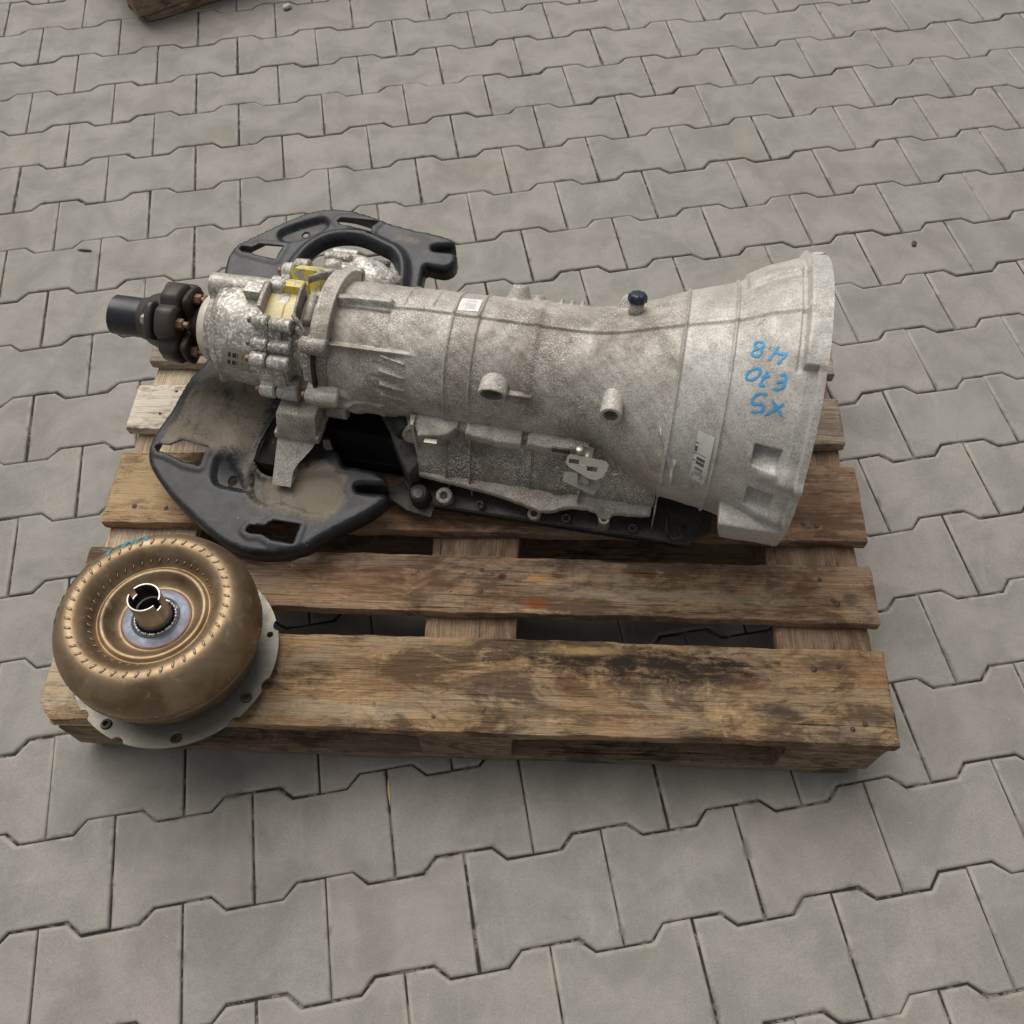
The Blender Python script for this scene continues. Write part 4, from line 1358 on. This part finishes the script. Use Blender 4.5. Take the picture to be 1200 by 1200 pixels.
SL1 = [(0.9715, 0.1514), (0.966, 0.1452), (0.949, 0.1441), (0.9314, 0.134), (0.8832, 0.14), (0.8893, 0.1502), (0.8897, 0.1713), (0.9148, 0.1702), (0.9387, 0.1622), (0.9555, 0.1581), (0.9666, 0.1574)]
SL2 = [(0.785, 0.2619), (0.7806, 0.253), (0.7594, 0.251), (0.7465, 0.2399), (0.7044, 0.2392), (0.7055, 0.256), (0.7064, 0.2708), (0.7425, 0.2703), (0.7589, 0.2642), (0.7764, 0.266)]
FS1 = [(0.8029, -0.3198), (0.7969, -0.3263), (0.7663, -0.3287), (0.7276, -0.3294), (0.7377, -0.3158), (0.7364, -0.3035), (0.7568, -0.3076), (0.7773, -0.3117), (0.7932, -0.3128)]
FS2 = [(0.9581, -0.2378), (0.953, -0.244), (0.9351, -0.2433), (0.9259, -0.2515), (0.8808, -0.2542), (0.885, -0.2399), (0.8864, -0.2252), (0.9246, -0.2288), (0.9335, -0.2321), (0.9515, -0.2332)]
FDIMP = [(0.9007, -0.2782), (0.8928, -0.291), (0.8357, -0.3247), (0.8193, -0.3223), (0.8161, -0.304), (0.8628, -0.2696), (0.8891, -0.2659)]
NDIMP = [(0.8693, 0.1529), (0.8539, 0.1425), (0.8308, 0.1665), (0.7976, 0.1999), (0.8282, 0.1972), (0.8543, 0.1976), (0.8664, 0.184)]
NDUST = [(0.8095, 0.1393), (0.7563, 0.1661), (0.668, 0.14), (0.6548, 0.1878), (0.6812, 0.2223), (0.744, 0.2063), (0.7697, 0.2182), (0.8047, 0.201)]


def disk(c, r, n=20): return [(c[0] + r * cos(2 * pi * k / n), c[1] + r * sin(2 * pi * k / n)) for k in range(n)]


outer = resample(OUT, .0035, 1)
holes = [resample(h, .0035, 2) for h in (HARC, HU)] + [resample(h, .003, 0) for h in (SL1, SL2, FS1, FS2)] + [disk((.835, .182), .0068), disk((.8544, -.2916), .0055), disk((.752, .158), .003, 12), disk((.735, -.297), .0045, 14)]
A, Fa = cdt_sheet(outer, holes, .0034)
x, y = A[:, 0], A[:, 1]
d_out = seg_dist(x, y, outer)
w = -.106 - .143 * y
EDG = .0045
w = w - (EDG - np.sqrt(np.maximum(EDG ** 2 - (EDG - np.minimum(d_out, EDG)) ** 2, 0))) * 0.9
d_arc = seg_dist(x, y, holes[0]); d_u = seg_dist(x, y, holes[1])
# rolled edge around the arch, lips round the openings, pressed dishes
w = w + .012 * np.exp(-((d_arc - .012) / .009) ** 2) * ss(-.13, -.2, y) - .010 * (1 - ss(0, .005, d_arc)) * ss(-.13, -.2, y)
w = w + .005 * np.exp(-(d_u / .006) ** 2)
for hh in holes[2:6]:
    dd = seg_dist(x, y, hh); w = w + .0016 * (1 - ss(.007, .011, dd))
def dish(poly, depth, soft):
    ins = inside(x, y, poly); dd = seg_dist(x, y, poly)
    return -depth * np.where(ins, .5 + .5 * ss(0, soft, dd), .5 - .5 * ss(0, soft, dd))
FD = resample(FDIMP, .003, 2); ND = resample(NDIMP, .003, 2); NU = resample(NDUST, .004, 2)
w = w + dish(FD, .0095, .0040) + dish(ND, .011, .0045) + dish(NU, .011, .005)
w = w + .020 * np.exp(-(((x - .90) / .05) ** 2 + ((y - .06) / .06) ** 2))
w = w + .012 * np.exp(-(((x - .845) / .02) ** 2 + ((y - .135) / .03) ** 2))
dust = 0.28 + 0 * x
ins = inside(x, y, NU); dd = seg_dist(x, y, NU)
dust = dust + np.where(ins, .55, .55 * (1 - ss(0, .03, dd)))
dust = dust + .55 * plat(y, -.05, .13, .03) * ss(.78, .84, x)
dust = dust - .8 * (1 - ss(.006, .022, d_out))
ins = inside(x, y, FD); dust = dust + np.where(ins, .5, 0) - .35 * ss(-.12, -.2, y)
dust = dust + .55 * np.exp(-(((x - .66) / .05) ** 2 + ((y + .30) / .018) ** 2)) * 1.4
top = np.stack([-(x - S0), -y, w - W0], -1)
mb = MB().add(top, [tuple(f) for f in Fa])
no = len(outer)
# skirt folded down round the rim
oi = []
for p in outer:
    oi.append(int(np.argmin((x - p[0]) ** 2 + (y - p[1]) ** 2)))
sk = []
for k, dz in enumerate((.008, .024)):
    sk.append(top[oi] - np.array([0, 0, dz]))
base_n = mb.n
mb.add(np.concatenate(sk), [])
for i in range(no):
    j = (i + 1) % no
    if oi[i] == oi[j]: continue
    mb.f.append((oi[i], oi[j], base_n + j, base_n + i))
    mb.f.append((base_n + i, base_n + j, base_n + no + j, base_n + no + i))
xm = mb.build('crossmember', 'black', gb)
bm = bmesh.new(); bm.from_mesh(xm.data); bmesh.ops.recalc_face_normals(bm, faces=list(bm.faces)); bm.to_mesh(xm.data); bm.free()
xm.data.shade_smooth()
at = xm.data.attributes.new('dust', 'FLOAT', 'POINT')
dv = np.concatenate([dust, np.full(2 * no, -.8)])[:len(xm.data.vertices)]
at.data.foreach_set('value', dv.astype(np.float32))
so = xm.modifiers.new('thickness', 'SOLIDIFY'); so.thickness = .0032; so.offset = 0

# mount: casting that drops from the transfer case on to the crossmember, added black block behind it fills the shaded gap
mnt = MB()
mnt.prism([(.700, -.040), (.762, -.040), (.766, -.078), (.702, -.078)], 0, .060, .003, lambda a, b, h: G(a, .052 + h + (-.04 - b) * .35, b))
mnt.prism([(.698, -.074), (.770, -.074), (.772, -.090), (.700, -.090)], 0, .055, .003, lambda a, b, h: G(a, .070 + h, b))
mnt.build('mount_bracket', 'case', gb, angle=40)
leg = []
for k in range(14):
    u = k / 13
    a0 = .706 + .030 * ss(0, .75, np.array(u)); a1 = .768 - .002 * u
    v = .096 + .066 * u; wv = -.086 - .042 * u
    leg.append([G(a0, v + .022, wv + .0), G(a0, v - .02, wv - .012), G(a1, v - .02, wv - .012), G(a1, v + .022, wv + .0)])
mb = MB().grid(np.array(leg), closej=True)
mb.f.append((0, 1, 2, 3)); mb.f.append((55, 54, 53, 52))
mb.build('mount_leg', 'case', gb, smooth=False)
MB().box(G(.802, .080, -.172), G(.772, .150, -.120), .004, 2).build('mount_sleeve', 'coupling', gb)
MB().box(G(.700, -.10, -.192), G(.585, .082, -.088), .012, 3).build('shade_fill_block', 'rubber', gb)  # added block, makes the deep shade under the case read black

# ------------------------------------------------------------------ torque converter
nv = Vector((.0191, .0999, 1.0)).normalized()
ca = Vector((0, 1, 0)).cross(nv).normalized(); cb = nv.cross(ca)
cr = Matrix((ca, cb, nv)).transposed()
cv = tag(empty('torque_converter', (-.4144, .095, .1624), cr.to_euler()),
         'bronze doughnut-shaped torque converter on its steel flex plate, on the front left pallet corner', 'torque converter')


def lathe(prof, seg=160, rf=None):
    q = np.linspace(0, 2 * pi, seg, endpoint=False)
    rows = []
    for r, h in prof:
        rows.append(np.stack([r * np.cos(q), r * np.sin(q), np.full_like(q, h)], -1))
    return MB().grid(np.stack(rows), closej=True)


def smooth_prof(p, n=3):
    P = [np.array(a, float) for a in p]
    for _ in range(n):
        Q = [P[0]]
        for i in range(len(P) - 1): Q += [P[i] * .75 + P[i + 1] * .25, P[i] * .25 + P[i + 1] * .75]
        Q.append(P[-1]); P = Q
    return P


upper = [(.0465, .0985), (.050, .0990), (.0560, .1035), (.0605, .1105), (.0645, .1155), (.0690, .1155), (.0715, .1120), (.0740, .1110), (.0780, .1165), (.0840, .1262), (.0905, .1325), (.0975, .1362),
         (.106, .1362), (.1145, .1318), (.122, .1238), (.1280, .1145), (.1322, .104), (.1345, .094), (.1347, .084), (.1335, .076), (.1320, .070)]
lower = [(.1320, .070), (.1303, .0690), (.1303, .0680), (.1330, .0665), (.1335, .0645), (.1318, .0620), (.1270, .0590), (.1245, .048), (.1195, .026), (.116, .016), (.09, .011), (.03, .010), (.001, .010)]
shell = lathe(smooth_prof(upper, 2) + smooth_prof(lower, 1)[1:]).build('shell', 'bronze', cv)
UP = np.array(smooth_prof(upper, 2))


def on_shell(r): return float(np.interp(r, UP[:, 0][np.argsort(UP[:, 0])], UP[:, 1][np.argsort(UP[:, 0])]))


# crimp marks of the vanes: two rings
def bead(L, W, H):
    m = MB()
    rows = []
    for u in np.linspace(-1, 1, 7):
        ww = W * math.sqrt(max(0, 1 - abs(u) ** 4)) + 1e-5
        rows.append([(u * L / 2, -ww / 2, -.0006), (u * L / 2, -ww / 4, H * (1 - u * u) * .8), (u * L / 2, ww / 4, H * (1 - u * u) * .8), (u * L / 2, ww / 2, -.0006)])
    m.grid(np.array(rows))
    return m


b1 = bead(.0080, .0028, .0018).build('crimp_mark', 'mark')
b2 = bead(.0075, .0023, .0015).build('crimp_mark', 'mark')
m1, m2 = b1.data, b2.data
for me_ in (m1, m2):            # dark crease round each crimp
    bm = bmesh.new(); bm.from_mesh(me_)
    me_.materials.append(MT['crease'])
    sc_ = .0050 if me_ is m1 else .0046
    vs = [bm.verts.new((sc_ * cos(k * pi / 8), sc_ * .40 * sin(k * pi / 8), .00025)) for k in range(16)]
    f_ = bm.faces.new(vs); f_.material_index = 1
    bm.to_mesh(me_); bm.free()
bpy.data.objects.remove(b1); bpy.data.objects.remove(b2)
for cnt, r0, me, tw, ph in ((43, .1015, m1, -.5, .03), (43, .0800, m2, -.5, .10)):
    for k in range(cnt):
        q = 2 * pi * k / cnt + ph
        h0, h1, h2 = on_shell(r0 - .003), on_shell(r0), on_shell(r0 + .003)
        rad = Vector((cos(q), sin(q), (h2 - h0) / .006)).normalized(); tan = Vector((-sin(q), cos(q), 0))
        nrm = rad.cross(tan).normalized()
        xd = (rad * cos(tw) + tan * sin(tw)).normalized(); yd = nrm.cross(xd)
        o = link('crimp_mark', me, shell)
        o.matrix_local = Matrix.Translation((r0 * cos(q), r0 * sin(q), h1 + .0001)) @ Matrix((xd, yd, nrm)).transposed().to_4x4()
# rows of small weld points on the outer shoulder
dots = MB()
for k in range(42):
    q = 2 * pi * k / 42
    dots.cyl((.1325 * cos(q), .1325 * sin(q), .0800), (.1356 * cos(q), .1356 * sin(q), .0803), .0013, .0008, 8)
dd_ = dots.build('weld_points', 'mark', shell); dd_['kind'] = 'stuff'
# heat tinted ring with its weld bead, and the drive hub with two notches
lathe(smooth_prof([(.0220, .0990), (.0235, .1010), (.0275, .1035), (.0300, .1030), (.0320, .1015), (.0345, .1018), (.0400, .1012), (.0450, .1005), (.0470, .0985)], 2), 120).build('weld_ring', 'ring', cv)
q = np.linspace(0, 2 * pi, 200, endpoint=False)
wr = .0016 + .0006 * np.sin(q * 31) + .0004 * np.sin(q * 17 + 1) + .0004 * np.sin(q * 7)
MB().grid(np.stack([np.stack([(.0270 + wr * np.cos(p)) * np.cos(q), (.0270 + wr * np.cos(p)) * np.sin(q), .1036 + wr * np.sin(p)], -1) for p in np.linspace(-.4, pi + .4, 9)]), closej=True).build('weld_bead', 'bead', cv)
q = np.linspace(0, 2 * pi, 240, endpoint=False)
notch = np.zeros_like(q)
for a in (157, 338):
    d = np.abs((np.degrees(q) - a + 180) % 360 - 180)
    notch = np.maximum(notch, (d < 13.5) * 1.0)
zt = .1545 - .0135 * notch
def hrow(r, z): return np.stack([r * np.cos(q), r * np.sin(q), z + 0 * q], -1)
hub = MB().grid(np.stack([hrow(.0224, .099 + 0 * q), hrow(.0224, .118 + 0 * q), hrow(.0216, .1195 + 0 * q), hrow(.0216, zt - .0008), hrow(.0210, zt), hrow(.0194, zt), hrow(.0187, zt - .0008), hrow(.0187, .126 + 0 * q), hrow(.0168, .125 + 0 * q), hrow(.0168, .10 + 0 * q)]), closej=True)
hubo = hub.build('hub', 'hub', cv, angle=35)
MB().cyl((0, 0, .100), (0, 0, .103), .0172, seg=40).build('hub_bore', 'hubdark', hubo)
# flex plate: thin disc with holes and scallops
RF = .143
outr = []
for k in range(240):
    a = 2 * pi * k / 240
    r = RF
    for sc_, dep in ((251, .006), (316, .005), (342, .006), (20, .006), (224, .006), (130, .006), (75, .006), (190, .006)):
        d = abs((math.degrees(a) - sc_ + 180) % 360 - 180)
        if d < 3.4: r = RF - dep * math.sqrt(max(0, 1 - (d / 3.4) ** 2))
    outr.append((r * cos(a), r * sin(a)))
hl = [disk((.131 * cos(radians(a)), .131 * sin(radians(a))), rr, 20) for a, rr in ((239, .0078), (284, .0085), (330, .0080), (15, .0048), (60, .0078), (105, .006), (150, .0078), (195, .006))]
A2, F2 = cdt_sheet(outr, hl, .006)
mb = MB(); n2 = len(A2)
mb.add([(a, b, .003) for a, b in A2] + [(a, b, 0.0) for a, b in A2], [tuple(f) for f in F2] + [tuple(reversed([i + n2 for i in f])) for f in F2])
ed = set()
for f in F2:
    for i in range(3): ed.add((int(f[i]), int(f[(i + 1) % 3])))
for (a, b) in ed:
    if (b, a) not in ed: mb.f.append((b, a, a + n2, b + n2))
flex = mb.build('flex_plate', 'flex', cv, angle=30)
for a in (239, 330, 60, 150):
    c = Vector((.131 * cos(radians(a)), .131 * sin(radians(a)), 0))
    bo = MB().tube(c + Vector((0, 0, -.001)), c + Vector((0, 0, .0065)), .0070, .0035, 24, .005, .0008).build('bolt', 'dark', flex, angle=40)
MB().cyl((0, 0, -.0125), (0, 0, .002), .034, seg=48, bev=.001).build('pilot_boss', 'flex', flex, angle=40)
lathe([(.1, .003), (.1, .012), (.085, .012)], 80).build('starter_ring', 'rustdark', flex)


def shell_r(s_, t_): return s_ * 0
def shell_p(a_, t_, r_):      # a_: arc position on the profile, t_: degrees
    o_ = np.argsort(UP[:, 0])
    k = np.clip(np.asarray(a_), 0, 1)
    i = k * (len(UP) - 1)
    rr = np.interp(i, np.arange(len(UP)), UP[:, 0]); hh = np.interp(i, np.arange(len(UP)), UP[:, 1])
    t = np.radians(t_)
    rr2 = rr + .0007; hh2 = hh + .0005
    return np.stack([rr2 * np.cos(t), rr2 * np.sin(t), hh2], -1)


def shell_strokes(lines):
    mb = MB()
    for ln in lines:
        P = np.array(ln, float)
        n = 20
        u = np.linspace(0, 1, n); L = np.linspace(0, 1, len(P))
        C = np.stack([np.interp(u, L, P[:, 0]), np.interp(u, L, P[:, 1])], -1)
        d = np.gradient(C * np.array([.13, pi / 180 * .13]), axis=0); d /= np.linalg.norm(d, axis=1)[:, None] + 1e-9
        nn = np.stack([-d[:, 1] / .13, d[:, 0] / (pi / 180 * .13)], -1) * .0028
        rows = [shell_p(q[:, 0], q[:, 1], 0) for q in (C + nn, C + nn * .5, C, C - nn * .5, C - nn)]
        mb.grid(np.stack(rows, 1))
    return mb


for ln_ in ([[(.70, 191), (.76, 186), (.70, 182), (.77, 178)], [(.70, 178), (.73, 172), (.79, 170), (.77, 165)], [(.71, 168), (.74, 162), (.71, 157), (.76, 153)], [(.72, 154), (.69, 149), (.75, 146)],
                    [(.60, 136), (.66, 131), (.70, 127), (.62, 123)], [(.60, 124), (.65, 119), (.60, 116)], [(.60, 115), (.66, 110), (.60, 106)]]):
    shell_strokes([ln_]).build('marker_scribble', 'teal', shell)


# ------------------------------------------------------------------ small litter on the paving
def blob(name, mat, pos, rx, ry, rz, rot, seed, label, cat):
    r = np.random.default_rng(seed)
    bm = bmesh.new()
    bmesh.ops.create_icosphere(bm, subdivisions=2, radius=1)
    for v in bm.verts:
        k = 1 + .28 * math.sin(v.co.x * 4 + seed) * math.sin(v.co.y * 5 + seed * 2)
        v.co = Vector((v.co.x * rx * k, v.co.y * ry * k, (v.co.z * rz) + rz * .8))
    me = bpy.data.meshes.new(name); bm.to_mesh(me); bm.free(); me.shade_smooth(); me.materials.append(MT[mat])
    o = link(name, me); o.location = pos; o.rotation_euler = (0, 0, rot)
    return tag(o, label, cat)


blob('leaf_fragment', 'leaf', (.8739, 1.1267, .001), .009, .005, .0012, 1.2, 1, 'small dark leaf fragment on the paving right of the gearbox', 'leaf')
blob('paper_scrap', 'stone', (.6671, 1.0917, .001), .018, .0045, .0012, .1, 2, 'pale scrap lying on the paving just behind the bell housing', 'scrap')
blob('stone_chip', 'stone', (-.6071, 1.9773, .001), .012, .009, .006, .4, 3, 'pale stone chip on the paving right of the cut-off pallet corner', 'stone')
blob('wood_splinter', 'straw', (-.1161, -.0503, -.002), .0022, .024, .002, .18, 4, 'pale wood splinter stuck in a paving joint in front of the pallet', 'splinter')
blob('twig', 'leaf', (-.8941, 1.0672, .001), .016, .003, .002, -.1, 5, 'tiny dark twig on the paving far left of the black bracket', 'twig')
